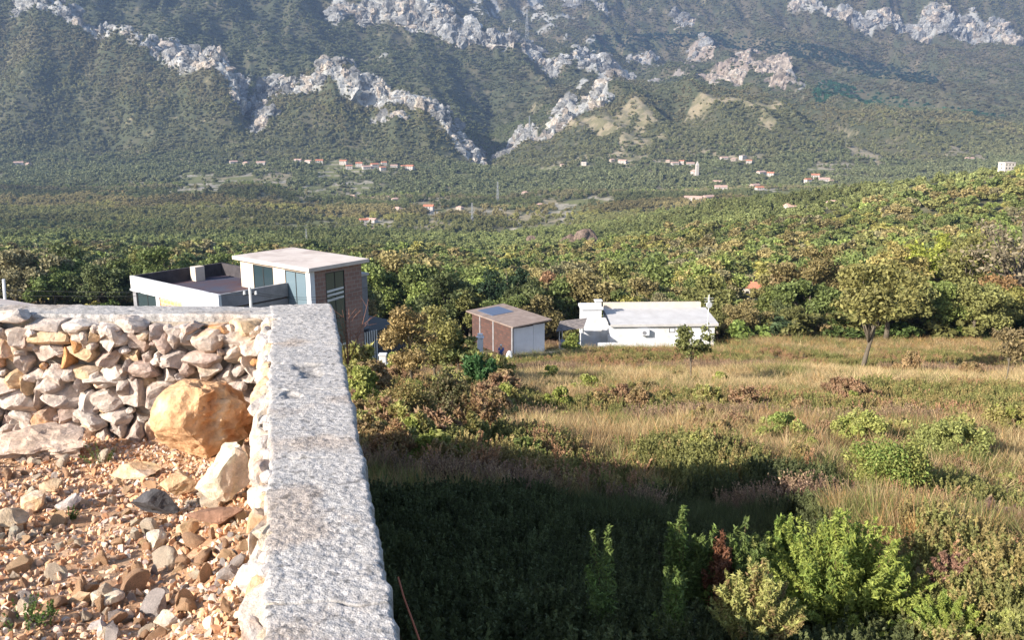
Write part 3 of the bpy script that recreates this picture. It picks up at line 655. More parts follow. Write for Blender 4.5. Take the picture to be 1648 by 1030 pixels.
# stones bedded in mortar along the inner edge
parts = []; y = 1.2; PALE = [K(.62, .54, .46), K(.62, .50, .37), K(.56, .50, .46), K(.62, .42, .26), K(.54, .49, .46)]
while y < 6.5:
    ln = r.uniform(.07, .26); xi = float(XI(np.array(y+ln/2)))
    wd = .055 + .045*r.random()
    parts.append(stone_part(K(xi-.015, y+ln/2, -1.60-r.random()*.025), K(wd, ln*.55, .09), sd, r, .12, 3, PALE[r.integers(5)], .08)); sd += 1
    parts.append(stone_part(K(xi-.02, y+ln/2+.03, -1.80), K(wd*1.1, ln*.55, .12), sd, r, .2, 3, PALE[r.integers(5)], .08)); sd += 1
    parts.append(stone_part(K(xi-.02, y+ln/2-.03, -2.02), K(wd*1.15, ln*.55, .13), sd, r, .2, 3, PALE[r.integers(5)], .08)); sd += 1
    if r.random() < .7: parts.append(stone_part(K(xi+.015, y+ln*r.random(), -1.53), K(.045, .06, .03), sd, r, .3, 2, PALE[r.integers(5)], .08)); sd += 1
    y += ln*.85
V, Fq, c = join_np(parts); npmesh('stonework', V, Fq, M_STONE, c, parent=wall)
# rubble fill
M_FILL = mat_vert('stony_earth', 20, bump=1, bdist=.02, amp=.3, nscale2=60)
gx = np.arange(-9, 1.0, .022); gy = np.arange(-3, 6.75, .022); X, Y = np.meshgrid(gx, gy); keepx = X < XI(Y)+.25
Xc = np.minimum(X, XI(Y)+.2); Z = fz(Xc, Y) + .008*fbm(X, Y, .05, 2, 204)
cc = lerp(np.ones(X.shape+(3,))*K(.56, .32, .18), K(.65, .43, .28), sstep(-.2, .3, fbm(X, Y, .3, 3, 205))); cc = lerp(cc, K(.38, .24, .15), sstep(.1, .4, fbm(X, Y, .12, 3, 206))*.6)
n, m_ = X.shape; id = np.arange(n*m_).reshape(n, m_); Fq = np.stack([id[:-1, :-1], id[:-1, 1:], id[1:, 1:], id[1:, :-1]], -1).reshape(-1, 4)
o = npmesh('earth_fill', np.stack([Xc, Y, Z], -1).reshape(-1, 3), Fq, M_FILL, cc.reshape(-1, 3), smooth=True); tag(o, 'ochre stony fill inside the walls', kind='structure')
# gravel
def mat_inst_stone():
    m, n, p = newmat('gravel_stone'); a = n.nodes.new('ShaderNodeAttribute'); a.attribute_type = 'INSTANCER'; a.attribute_name = 'tint'
    tc = n.nodes.new('ShaderNodeTexCoord'); no = n.nodes.new('ShaderNodeTexNoise'); no.inputs['Scale'].default_value = 2.5; no.inputs['Detail'].default_value = 5
    n.links.new(tc.outputs['Object'], no.inputs[0]); mr = n.nodes.new('ShaderNodeMapRange'); mr.inputs['To Min'].default_value = .6; mr.inputs['To Max'].default_value = 1.4
    n.links.new(no.outputs[0], mr.inputs[0]); mu = n.nodes.new('ShaderNodeVectorMath'); mu.operation = 'SCALE'
    n.links.new(a.outputs['Color'], mu.inputs[0]); n.links.new(mr.outputs[0], mu.inputs['Scale']); n.links.new(mu.outputs[0], p.inputs['Base Color'])
    p.inputs['Roughness'].default_value = .95; p.inputs['Specular IOR Level'].default_value = .1; return m
M_GRAV = mat_inst_stone(); gp = []
for k in range(10):
    V, Fq = rock(700+k, 2, 9, (.3, .75), .05); gp.append(npmesh('stone', V, Fq, M_GRAV, link=False))
r = np.random.default_rng(95); n = 38000; Yg = 1.6+4.95*r.random(n)**.9; Xg = XI(Yg)-.08-(r.random(n)**1.15)*(4.8)
clump = fbm(Xg, Yg, .5, 2, 207); kp = r.random(n) < .55+.9*clump+.25; Xg, Yg = Xg[kp], Yg[kp]; n = len(Xg)
sz = .006 + .018*r.random(n)**3 + (r.random(n) < .09)*.016*r.random(n); zz = fz(Xg, Yg)+sz*.25
gt = np.array([K(.64, .38, .22), K(.70, .49, .34), K(.54, .28, .155), K(.52, .39, .33), K(.72, .58, .46)])[r.choice(5, n, p=[.34, .27, .2, .1, .09])]*(.8+.4*r.random(n))[:, None]
scatter('gravel', np.stack([Xg, Yg, zz], 1), r.random((n, 3))*6.28, np.stack([sz*1.3, sz, sz*.75], 1), gt, gp, r.integers(0, 10, n), label='ochre gravel and stone chips covering the fill')
# rocks one by one
M_BOULD = mat_vert('rough_boulder', 7, bump=1, bdist=.03, amp=.35, nscale2=18)
def single(name, label, px, row, wpx, hpx, colr, seed, dep=.8, sink=.2, tilt=.3, sub=4, rough=.07, planes=12, cut=(.32, .78), group=None, mat=None, cat='rock', rz=None):
    P = fhit(px, row); s = P.y/F0; r = np.random.default_rng(seed); size = K(wpx*s/2, wpx*s/2*dep, hpx*s/2)
    V, Fq, c = stone_part(K(0, 0, 0), size, seed, r, tilt, sub, colr, rough, planes, cut)
    V[:, 2] += size[2]*(1-sink); o = npmesh(name, V, Fq, mat or M_STONE, c); o.location = (P.x, P.y + size[1]*.6, P.z); tag(o, label, cat, group); return o
OC, PO, GR, DK, RB = K(.72, .47, .28), K(.76, .60, .45), K(.54, .46, .42), K(.10, .095, .10), K(.30, .17, .115)
# the boulder: lumpy, with a rough crumbling right side
V, Fq = ICO[5]; V = V.copy()
for nn, h in zip(rnd_unit(np.random.default_rng(4), 15), np.random.default_rng(5).uniform(.68, .95, 15)): V -= np.clip(V@nn-h, 0, None)[:, None]*nn
nr = V/np.linalg.norm(V, axis=1)[:, None]; rgh = sstep(-.1, .5, V[:, 0]+V[:, 2]*.5)*.8+.35
V += nr*(.07*fbm3(V, .8, 3, 301) - .26*rgh*np.abs(fbm3(V, .3, 5, 302)) + .03*fbm3(V, .07, 3, 303))[:, None]
for hp, hr in ((K(-.35, -.85, -.45), .07), (K(-.5, -.7, -.35), .05), (K(.2, -.9, -.2), .05)): V -= nr*(.07*np.exp(-(np.linalg.norm(V-hp/np.linalg.norm(hp)*.95, axis=1)/hr)**2))[:, None]
c = lerp(np.ones((len(V), 3))*K(.66, .40, .22), K(.50, .23, .10), sstep(-.1, .4, fbm3(V, .5, 4, 305)+.25*V[:, 0])); c = lerp(c, K(.70, .50, .32), sstep(.15, .45, fbm3(V, .7, 3, 306)))  # browner towards the right, shade of the unlit side put into the colour
o = npmesh('boulder', V*K(.345, .31, .305), Fq, M_BOULD, c); o.location = (-2.13, 5.82, -2.05); tag(o, 'big rounded ochre boulder lying against the inner corner of the wall', 'boulder')
single('rock', 'dark grey standing rock beside the shadowed hollow in the rubble', 248, 842, 92, 62, DK, 401, .6, .1, .3)
single('rock', 'large pale ochre block wedged against the wall below the boulder', 362, 846, 104, 112, PO, 402, .7, .12, .15, rough=.12, planes=9)
single('rock', 'pointed ochre wedge leaning on the large pale block', 282, 806, 74, 56, OC, 403, .7, .1, .2)
single('rock', 'flat red brown slab in front of the large pale block', 352, 880, 116, 40, RB, 404, .5, .15, .1)
single('rock', 'small ochre block at the left end of the red brown slab', 300, 876, 38, 38, OC, 405, .8, .15, .2, 3)
single('rock', 'cream cube shaped stone in front of the dark grey rock', 250, 882, 36, 34, K(.72, .62, .46), 406, .8, .15, .2, 3)
single('rock', 'broad pinkish grey slab half buried below the stone wall', 60, 742, 170, 60, K(.58, .43, .33), 407, .8, .35, .1, rough=.2)
single('rock', 'long ochre slab lying behind the dark grey rock', 212, 768, 84, 30, OC, 408, .6, .25, .15)
single('rock', 'flat yellow stone propping the right side of the boulder', 372, 728, 66, 16, K(.62, .46, .24), 409, .7, .1, .1, 3)
single('rock', 'small red brown stone propping the left side of the boulder', 275, 716, 26, 24, K(.45, .28, .18), 410, .8, .1, .3, 3)
single('rock', 'blocky ochre stone left of the dark grey rock', 45, 824, 56, 40, OC, 411, .8, .15, .3, 3)
single('rock', 'ochre stone with a brown shaded end at the left, above the gravel', 74, 794, 44, 26, K(.6, .45, .3), 412, .8, .15, .3, 3)
single('rock', 'long pale stone lying at the left edge of the rubble', 18, 858, 70, 44, K(.6, .45, .3), 413, .8, .2, .2, 3)
single('rock', 'grey and ochre stone between the left stones and the dark rock', 112, 822, 54, 34, GR, 414, .7, .15, .2, 3)
single('rock', 'pale wedge stone low in the gravel at the bottom left', 168, 978, 62, 34, PO, 415, .7, .2, .3, 3)
single('rock', 'ochre stone touching the pale wedge stone at the bottom left', 128, 972, 44, 28, OC, 416, .7, .2, .3, 3)
single('rock', 'grey pink stone at the bottom of the rubble below the pale wedge', 156, 1012, 44, 26, GR, 417, .7, .2, .3, 3)
single('rock', 'angular stone in the gravel near the foot of the concrete', 270, 1020, 50, 40, PO, 418, .7, .25, .3, 3)
single('rock', 'dark brown rough stone in the wall gap beside the pale block', 398, 800, 34, 60, K(.34, .22, .14), 419, .7, .1, .3, 3)
r = np.random.default_rng(97); protos_l = [rock(800+k, 3, 11, (.3, .75), .07) for k in range(12)]; pm = []
for k in range(12):
    V, Fq = protos_l[k]; base = [OC, PO, K(.60, .37, .23), GR, K(.74, .60, .46), K(.68, .42, .25)][k % 6]; cx = base[None]*(1+.35*fbm3(V, .6, 3, k))[:, None]; pm.append(npmesh('stone', V, Fq, M_STONE, np.clip(cx, .05, .8), link=False))
for k in range(230):
    px, row = r.uniform(-20, 395), 700+330*r.random()**.75
    P = fhit(px, row); s = r.uniform(.018, .045) if r.random() < .8 else r.uniform(.045, .075)
    if P.x > XI(P.y)-.12: continue
    o = bpy.data.objects.new('loose_stone', pm[k % 12]); C.objects.link(o); o.location = (P.x, P.y, P.z+s*.3); o.rotation_euler = r.random(3)*6.28; o.scale = (s*1.3, s, s*.8)
    cw = ['ochre', 'pale peach', 'brown', 'grey', 'cream', 'orange brown'][k % 6]; zw = ('below the stone wall' if row < 760 else 'in the upper rubble' if row < 830 else 'in the middle of the rubble' if row < 920 else 'in the lowest rubble') + (' at left' if px < 130 else ' by the concrete' if px > 290 else '')
    tag(o, '%s %s stone loose %s' % ('egg sized' if s < .045 else 'fist sized', cw, zw), 'stone', 'loose %s %s stones %s' % ('egg sized' if s < .045 else 'fist sized', cw, zw))
# ------------------------------------------------------------------ field vegetation
def blades_mesh(name, seed, n, spread, h, wd, mat, lean=.35, seg=2, tip=True):
    r = np.random.default_rng(seed); V = []; Fq = []
    for k in range(n):
        a = r.random()*6.28; d = r.random()**.7*spread; b = K(math.cos(a)*d, math.sin(a)*d, 0); hh = h*r.uniform(.45, 1.05)
        l = K(r.normal(), r.normal(), 0)*lean*hh*.6 + b*.5; o = K(math.cos(a+1.3), math.sin(a+1.3), 0)*wd*.5*r.uniform(.7, 1.4)
        p1 = b+l*.35+K(0, 0, hh*.55); p2 = b+l+K(0, 0, hh); i = len(V)
        V += [b-o, b+o, p1+o*.8, p1-o*.8, p2+o*.15, p2-o*.15]; Fq += [(i, i+1, i+2, i+3), (i+3, i+2, i+4, i+5)]
    return npmesh(name, V, Fq, mat, link=False)
def herb_mesh(name, seed, stems, h, leafn, leaf, mat, spread=.25, splay=.5, elong=2.0, stemw=.008, stemmat=None):
    """stems with small leaves all along, denser at the tips"""
    r = np.random.default_rng(seed); P, N = [], []; SV, SF = [], []
    for k in range(stems):
        a = r.random()*6.28; tip = K(math.cos(a)*splay*r.random()**.6*h, math.sin(a)*splay*r.random()**.6*h, h*r.uniform(.6, 1.05)); b = tip*K(.25, .25, 0)*spread*2
        t = r.random(leafn)**.75; q = b + (tip-b)*t[:, None]; q[:, :2] = b[:2] + (tip[:2]-b[:2])*(t**1.6)[:, None]
        off = rnd_unit(r, leafn)*((1-t)*.10*h + .03*h)[:, None]*K(1, 1, .6); P.append(q+off*r.random((leafn, 1))); n_ = off/np.linalg.norm(off, axis=1)[:, None]*.4+rnd_unit(r, leafn)*.8
        N.append(n_/np.linalg.norm(n_, axis=1)[:, None])
        o = K(math.cos(a+1.6), math.sin(a+1.6), 0)*stemw; i = len(SV); mid_ = b+(tip-b)*.5; mid_[:2] = b[:2]+(tip[:2]-b[:2])*.33
        SV += [b-o, b+o, mid_+o*.7, mid_-o*.7, tip+o*.2, tip-o*.2]; SF += [(i, i+1, i+2, i+3), (i+3, i+2, i+4, i+5)]
    V, Fq = leaf_quads(np.concatenate(P), np.concatenate(N), leaf, r, elong)
    V2 = np.concatenate([V, np.array(SV)]); F2 = np.concatenate([Fq, np.array(SF)+len(V)])
    return npmesh(name, V2, F2, mat, link=False)
G_INST = mat_leaf('grass_blades', 'inst', .3, var=.35)
tuft = [blades_mesh('tuft', 900+k, 46, .42, 1.0, .016, G_INST, .45) for k in range(4)] + [blades_mesh('tuft', 910+k, 30, .30, 1.0, .022, G_INST, .7) for k in range(2)]
herb = [herb_mesh('herb', 920+k, 12, 1.0, 46, .060, G_INST, .3, .42, 1.7) for k in range(4)]
dead = [herb_mesh('dead', 930+k, 14, 1.0, 22, .045, G_INST, .3, .5, 1.3, .006) for k in range(3)]
FVP = tuft + herb + dead
DRY = [K(.43, .30, .15), K(.52, .40, .21), K(.36, .25, .12), K(.33, .20, .11)]
def field_tint(P, r, kind):
    n = len(P); a = fbm(P[:, 0], P[:, 1]*.35, 1.2 + .03*P[:, 1].mean(), 4, 110); b = fbm(P[:, 0]*.35, P[:, 1], 2.2+.05*P[:, 1].mean(), 3, 111)
    px, row = proj(P); straw = np.exp(-((row-622)/26)**2)+.9*np.exp(-((row-790)/40)**2)*(px > 1250)+.5*(px > 1300)*(row > 600)*(row < 660); pink = .9*np.exp(-((row-705)/60)**2)+.35
    t = np.array(DRY)[r.choice(4, n, p=[.35, .25, .25, .15])]
    t = t*(1-.55*pink*(a > -.1))[:, None] + K(.42, .24, .145)*(.55*pink*(a > -.1))[:, None]
    t = t*(1-.6*np.clip(straw, 0, 1))[:, None] + K(.60, .46, .24)*(.6*np.clip(straw, 0, 1))[:, None]
    g = (r.random(n) < np.clip(.44+1.2*a+.15*(row < 600) - .3*straw, .06, .85)); t[g] = (K(.21, .215, .07)[None]*(.6+.7*r.random((n, 1))))[g]
    o = (r.random(n) < .10+.1*(row < 600)); t[o] = K(.46, .27, .11)
    if kind == 'herb':
        t = np.array([K(.25, .245, .085), K(.34, .27, .11), K(.42, .25, .14), K(.40, .30, .16)])[np.clip((a*2.2+1.3+r.normal(size=n)*.6).astype(int), 0, 3)]
    if kind == 'dead': t = np.array([K(.32, .21, .14), K(.22, .14, .10), K(.40, .28, .17)])[r.choice(3, n)]
    return t*(.75+.5*r.random((n, 1)))
wallx = XO(GY) + .10
fieldok = ((PXg > -300) & (PXg < 1980) & (GY > 2.4) & (GX > wallx))*1.0
fieldok = np.maximum(fieldok, ((PXg > 200) & (PXg < 1980) & (GY > 8))*1.0)*(PXg > 200)
HOLES = np.ones_like(GX)
def hole(px0, px1, d0, d1): HOLES[(PXg > px0) & (PXg < px1) & (GY > d0) & (GY < d1)] = 0
hole(380, 640, 48, 75); hole(745, 935, 74, 90); hole(925, 1175, 80, 95)
HOLES *= 1-.9*((BM > .5) & (GY < 70))
for d0, d1, dens, hs, wsc, seed in ((2.4, 9, 150, .22, 1.0, 51), (9, 20, 60, .30, 1.3, 52), (20, 48, 20, .36, 1.9, 53), (48, 104, 7, .40, 2.6, 54)):
    wv = fieldok*HOLES*((GY >= d0) & (GY < d1))*(1-.55*sstep(.0, .45, fbm(GX, GY*.4, 1.6, 2, 120)))
    P, i, j = sample(wv, int(A_(wv)*dens), seed); r = np.random.default_rng(seed); n = len(P); P[:, 2] -= .02
    pxx, rw = proj(P)
    # ranks: grass, herbs, dead stalks; the strip in the wall's shadow is mostly leafy
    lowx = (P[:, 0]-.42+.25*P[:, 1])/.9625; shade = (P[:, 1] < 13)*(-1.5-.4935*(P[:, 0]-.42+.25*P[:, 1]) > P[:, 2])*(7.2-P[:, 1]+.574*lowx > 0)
    hb = fbm(P[:, 0], P[:, 1]*.3, .8 if d0 < 20 else 3.5, 4, 121); u = r.random(n)
    kind = np.where(u < np.clip(.20+.35*hb+.6*shade+.3*(pxx < 800)*(rw < 760), .02, .88), 1, np.where(u > .84-.35*np.clip(hb, -.5, .3), 2, 0))
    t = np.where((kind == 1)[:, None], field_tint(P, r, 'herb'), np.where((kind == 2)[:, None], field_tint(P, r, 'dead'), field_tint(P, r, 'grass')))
    gs = (shade > 0) & (kind != 2); t[gs] = K(.11, .125, .05)*(.6+.8*r.random((n, 1)))[gs]  # cast shadow of the wall also painted in as a darker green
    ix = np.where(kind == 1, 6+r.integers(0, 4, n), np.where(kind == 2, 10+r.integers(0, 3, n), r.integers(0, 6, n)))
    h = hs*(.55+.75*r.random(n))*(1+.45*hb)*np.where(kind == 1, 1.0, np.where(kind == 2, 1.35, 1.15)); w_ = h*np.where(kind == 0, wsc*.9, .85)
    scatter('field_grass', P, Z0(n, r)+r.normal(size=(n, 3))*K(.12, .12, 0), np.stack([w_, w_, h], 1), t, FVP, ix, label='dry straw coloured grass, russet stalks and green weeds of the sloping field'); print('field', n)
# ------------------------------------------------------------------ shrubs, one by one
L_VERT = mat_leaf('shrub_foliage', 'vert', .3, var=.35)
M_TWIG = mat_plain('twigs', (.16, .10, .06), .9)
def shrub(label, px, row, wpx, hpx, colr, col2, seed, style='juniper', dens=1.0, name='shrub', cat='shrub', leafpx=None, z_off=0, d=None):
    if d: x_, y_, z_ = gz(px, d); P = Vector((unproj(px, row, d).x, d, z_))
    else: P = hit(px, row)
    s = P.y/F0; wd, ht = wpx*s, hpx*s; r = np.random.default_rng(seed); root = empty(name, P, 0, label=label, cat=cat)
    leaf = (leafpx or (3.6 if style == 'juniper' else 3.3 if style == 'round' else 4.4))*s; Pn_, Nn_, Cc = [], [], []; tw = MB()
    if style in ('juniper', 'sprig'):
        ns = max(4, int((40 if style == 'juniper' else 5)*dens)); per = 260 if style == 'juniper' else 80
        for k in range(ns):
            a = r.random()*6.28; rad = (r.random()**.6)*wd*.5; top = K(math.cos(a)*rad, math.sin(a)*rad, ht*(1-.45*(rad/(wd*.5+1e-9))**2)*r.uniform(.72, 1.08))
            b = top*K(.18, .18, 0); t = r.random(per)**.8; c0 = b+(top-b)*t[:, None]; c0[:, :2] = b[:2]+(top[:2]-b[:2])*(t**1.35)[:, None]
            rad2 = (.11*ht*(1-t)**.7+.012*ht)*(1 if style == 'juniper' else .8); v = rnd_unit(r, per); v[:, 2] = v[:, 2]*.5+.35
            q = c0 + v*(rad2*r.random(per)**.5)[:, None]; Pn_.append(q); nn = v*.5+rnd_unit(r, per)*.7; Nn_.append(nn/np.linalg.norm(nn, axis=1)[:, None])
            u = np.clip(.25*r.normal(size=per)+(.5 if r.random() < .28 else 0)+.5*(1-t)*.6, 0, 1); Cc.append(colr[None]*(1-u[:, None])+col2[None]*u[:, None])
            if style == 'sprig' or k % 3 == 0: tw.tube([b, b+(top-b)*K(.35, .35, .5), b+(top-b)*.95], [.006*ht+.002, .004*ht+.001, .001], 4)
    else:
        nb = int(26*dens)
        for k in range(nb):
            v = rnd_unit(r, 1)[0]*(r.random()**.4); v[2] = abs(v[2]); c0 = v*K(wd*.42, wd*.38, ht*.75)+K(0, 0, .08*ht); br = min(wd, ht)*r.uniform(.08, .24); per = 430
            o = rnd_unit(r, per); o[:, 2] = np.abs(o[:, 2])*.9+.1*o[:, 2]; Pn_.append(c0+o*(br*(.35+.8*r.random(per)))[:, None]*K(1, 1, 1.5)); nn = o*.5+rnd_unit(r, per)*.7; Nn_.append(nn/np.linalg.norm(nn, axis=1)[:, None])
            u = np.clip(.3*r.normal(size=per)+(.6 if r.random() < .3 else .1), 0, 1); Cc.append(colr[None]*(1-u[:, None])+col2[None]*u[:, None])
            if k % 3 == 0: tw.tube([(0, 0, 0), tuple(c0*K(.5, .5, .6)), tuple(c0)], [.012*ht, .007*ht, .002], 4)
    P_, N_, C_ = np.concatenate(Pn_), np.concatenate(Nn_), np.concatenate(Cc)
    V, Fq = leaf_quads(P_, N_, leaf, r, 2.8 if style != 'round' else 1.5); npmesh('foliage', V, Fq, L_VERT, np.repeat(C_, 4, 0), parent=root); tw.build('stems', M_TWIG, root)
    return root
YG, LG, DG, PY, BR, RU = K(.30, .34, .075), K(.18, .26, .06), K(.07, .11, .035), K(.40, .40, .13), K(.24, .13, .075), K(.20, .085, .045)
CG = K(.13, .17, .05)
SH = [
 ('big bright yellow green bush catching the sun at the edge of the shadow', 1345, 1030, 330, 228, YG, LG, 'juniper', 5.0),
 ('tall slim green fronds at the left shoulder of the big bright bush', 1262, 960, 90, 150, LG, YG, 'juniper', .8),
 ('pale yellow bush with brown twigs inside, at the bottom left of the big bright bush', 1212, 1062, 175, 178, PY, BR, 'juniper', 1.5),
 ('green shrub tips crossing the bottom edge right of the big bright bush', 1520, 1046, 150, 104, YG, LG, 'juniper', 1.3),
 ('yellow green shrub at the bottom right corner', 1620, 1050, 110, 70, PY, LG, 'juniper', 1.1),
 ('first small green conifer shrub on the shadow line, leftmost of the row', 1094, 1006, 84, 226, CG, LG, 'juniper', .7),
 ('narrow green conifer shrub just left of the rust brown one', 1126, 1010, 70, 208, CG, LG, 'juniper', .6),
 ('rust brown dying conifer shrub between two green ones', 1155, 1014, 80, 190, RU, BR, 'juniper', .8),
 ('green conifer shrub right of the rust brown one', 1186, 1016, 96, 218, CG, LG, 'juniper', .8),
 ('slim yellowish sprig rising right of the row of small conifer shrubs', 1212, 1000, 60, 190, CG, PY, 'juniper', .5),
 ('single pale sprig standing alone high in the shadow', 975, 1044, 130, 232, CG, LG, 'juniper', .16),
 ('slender light sprig in the shadow below the row of conifer shrubs', 1082, 1046, 120, 178, CG, LG, 'juniper', .16),
 ('thin sprig reaching into the light near the bottom middle', 1052, 1040, 44, 64, LG, PY, 'sprig', .7),
 ('low yellow green shrub beside the tall straw grass on the right', 1428, 794, 160, 108, K(.34, .33, .10), LG, 'round', 1.5),
 ('pale green domed shrub above the yellow green one on the right', 1380, 722, 130, 66, PY, YG, 'round', 1.2),
 ('wide grey green shrub at the right with dry tops', 1530, 748, 165, 84, K(.28, .30, .10), PY, 'round', 1.5),
 ('pale green bush in the middle of the brown field', 1255, 716, 120, 58, PY, LG, 'round', 1.2),
 ('small straw coloured bush left of the pale green field bush', 1128, 742, 66, 54, K(.42, .36, .15), YG, 'round', .8),
 ('straw and green shrub at the far right edge of the field', 1622, 704, 110, 60, K(.34, .28, .11), YG, 'round', 1.0),
 ('dark olive bramble patch above the right end of the shadow', 1240, 770, 130, 30, DG, K(.16, .17, .05), 'round', 1.1),
 ('brown dry thorny shrub right of the big bright bush', 1530, 960, 110, 80, K(.30, .17, .12), K(.2, .12, .08), 'sprig', 6.0),
 ('purplish brown thicket of dry stalks at the right', 1600, 860, 110, 60, K(.22, .14, .11), K(.3, .22, .12), 'sprig', 7.0),
 ('brown green shrub below the straw grass at the right', 1500, 860, 90, 44, K(.20, .20, .07), BR, 'round', .9),
 ('olive shrub beside the wall in the left of the field', 640, 700, 150, 115, K(.25, .22, .08), K(.32, .2, .09), 'round', 1.6),
 ('dark bramble in the middle of the left thicket', 716, 690, 120, 100, K(.12, .12, .05), K(.2, .13, .08), 'round', 1.3),
 ('russet leafed shrub right of the dark bramble', 765, 712, 110, 100, K(.36, .22, .12), K(.2, .2, .06), 'sprig', 7.0),
 ('orange brown low bush close to the wall above the shadow', 626, 744, 100, 74, K(.40, .23, .12), K(.3, .24, .1), 'round', 1.2),
 ('fresh green weed clump just above the left part of the shadow', 838, 744, 84, 46, K(.16, .21, .06), K(.26, .25, .1), 'sprig', 7.0),
 ('bright green broom bush in front of the brown shed', 770, 628, 74, 66, K(.07, .15, .05), K(.10, .19, .07), 'sprig', 9.0),
 ('dark green shrub right of the broom bush', 816, 664, 58, 52, K(.07, .085, .035), K(.12, .11, .05), 'round', 1.1),
 ('yellow green bush between the shed and the tile roofed shelter', 916, 572, 34, 36, K(.22, .24, .06), LG, 'round', .8),
]
for k, a in enumerate(SH): shrub(a[0], a[1], a[2], a[3], a[4], a[5], a[6], 2000+k, a[7], a[8])
# many small shrubs of the field: a few shapes, copied
proto_s = []
for k, (c1, c2, st) in enumerate([(YG*.8, PY, 'round'), (K(.28, .26, .09), K(.36, .24, .12), 'round'), (K(.38, .25, .13), K(.30, .24, .11), 'round'), (K(.24, .25, .08), K(.32, .26, .10), 'round'), (PY*.9, K(.4, .3, .14), 'sprig'), (K(.33, .2, .12), K(.26, .22, .1), 'sprig')]):
    w_ = ['yellow green', 'olive and straw', 'russet brown', 'dull green', 'straw yellow stalky', 'reddish stalky'][k]
    proto_s.append((shrub('low %s shrub among the grass of the sloping field' % w_, 900+60*k, 660, 60, 40, c1, c2, 2100+k, st, .9 if st == 'round' else 6.0), w_))
rs = random.Random(44)
for k in range(134):
    if k < 62: px, row = rs.uniform(572, 830), rs.uniform(606, 750)
    elif k < 104: px, row = rs.uniform(860, 1560), rs.uniform(600, 725)
    elif k < 116: px, row = rs.uniform(1180, 1640), rs.uniform(650, 760)
    else: px, row = rs.uniform(1380, 1660), rs.uniform(770, 960)
    P = hit(px, row); src = rs.choice([p[0] for p in proto_s]); c_ = copy_tree(src); c_.location = P; c_.rotation_euler = (0, 0, rs.uniform(0, 6))
    w_ = proto_s[[p[0] for p in proto_s].index(src)][1]; zw = 'in the thicket beside the wall' if px < 700 else 'left of the field centre' if px < 860 else 'in the middle of the field' if px < 1200 else 'on the right side of the field'
    zw = ('far ' if row < 660 else 'near ' if row > 730 else '')+zw; c_['label'] = 'low %s shrub %s' % (w_, zw); c_['group'] = 'low %s shrubs %s' % (w_, zw)
    k0 = P.y/src.location.y if src.location.y else 1; z0 = rs.uniform(.5, 1.05)*k0**.8*(1.5 if k < 62 else 1); c_.scale = (z0*rs.uniform(.8, 1.4), z0, z0*rs.uniform(.7, 1.3))
# field trees with a character of their own
def tree_at(label, px, row, hpx, wpx, colr, seed, sparse=False, d=None, lean=0, trunkr=.028, zt=.4, var=None, nl=12, zc=.6, rz=.32, name='tree'):
    if d: x_, y_, z_ = gz(px, d); P = Vector((unproj(px, row, d).x, d, z_))
    else: P = hit(px, row)
    s = P.y/F0; h = hpx*s; rx = wpx/hpx/2; nleaf = 5200 if not sparse else 1500; lf = max(.028, 4.5/hpx)
    me, c, br = crown_mesh('crown', seed, 26, nleaf, lf*.85, L_OBJ, zc=zc, rx=rx*.88, rz=rz, blob=(.045, .14), loose=.85 if sparse else .75); c = c + K(lean*.6, 0, 0)
    t = empty(name, P, 0, label=label, cat='tree'); t.scale = (h, h, h); cr = bpy.data.objects.new('crown', me); cr.color = (*colr, 1); cr.location = (lean*.6, 0, 0)
    tr = bpy.data.objects.new('trunk', trunk_mesh('trunk', c, M_BARK, seed, zt, trunkr, lean, nl))
    for o in (cr, tr): C.objects.link(o); o.parent = t
    return t
tree_at('old leaning field tree with a dark bare trunk and a loose olive yellow crown', 1386, 598, 208, 172, K(.25, .23, .08), 31, lean=.14, trunkr=.019, zt=.32, zc=.62)
tree_at('slim young sapling with sparse leaves in front of the white house', 1110, 620, 118, 70, K(.18, .19, .065), 32, True, trunkr=.012, zt=.5)
tree_at('thin bare stemmed sapling at the right end of the field', 1618, 624, 110, 60, K(.26, .2, .1), 33, True, trunkr=.012, zt=.55)
tree_at('loose leafed green and russet tree standing in front of the brown shed', 700, 625, 150, 110, K(.26, .24, .085), 34, trunkr=.016, zt=.3, zc=.5, rz=.44)
tree_at('smaller leafy tree left of the russet one beside the yard', 662, 628, 165, 100, K(.34, .25, .11), 35, trunkr=.016, zt=.3, zc=.46, rz=.44)
tree_at('bushy olive tree touching the left corner of the brown shed', 738, 612, 118, 84, K(.17, .19, .065), 36, trunkr=.016, zt=.3, zc=.46, rz=.44)
tree_at('bright yellow green tree in the gap right of the brick house', 652, 560, 66, 62, K(.22, .27, .05), 37, d=90)
tree_at('large very dark green tree behind the shed', 815, 540, 142, 112, K(.035, .06, .028), 38, d=106)
tree_at('reddish brown tree behind the shed and the white house', 908, 535, 126, 104, K(.34, .20, .11), 39, d=112)
tree_at('tall yellow green tree on the right of the wood', 1490, 540, 180, 130, K(.30, .32, .06), 40, d=118)
tree_at('big sparse greyish tree reaching the right edge', 1622, 560, 215, 190, K(.24, .20, .13), 41, True, d=98, nl=26, trunkr=.03)
tree_at('broad brownish olive tree right of the white house', 1250, 545, 105, 110, K(.24, .21, .08), 42, d=116)
tree_at('yellowish loose tree left of the leaning field tree', 1300, 558, 160, 130, K(.25, .2, .085), 43, d=104)
tree_at('olive tree with double pale trunks beside the field edge', 1245, 560, 96, 90, K(.15, .17, .05), 44, d=98)
tree_at('tall wispy yellowish tree behind the crown of the leaning field tree', 1432, 560, 178, 118, K(.34, .28, .10), 46, d=101, nl=18)
tree_at('tall loose olive tree between two yellow ones right of the leaning tree', 1545, 562, 172, 112, K(.24, .23, .08), 47, d=103, nl=18)
tree_at('brownish tall tree left of the yellowish loose tree', 1262, 558, 128, 100, K(.27, .20, .10), 48, d=106)
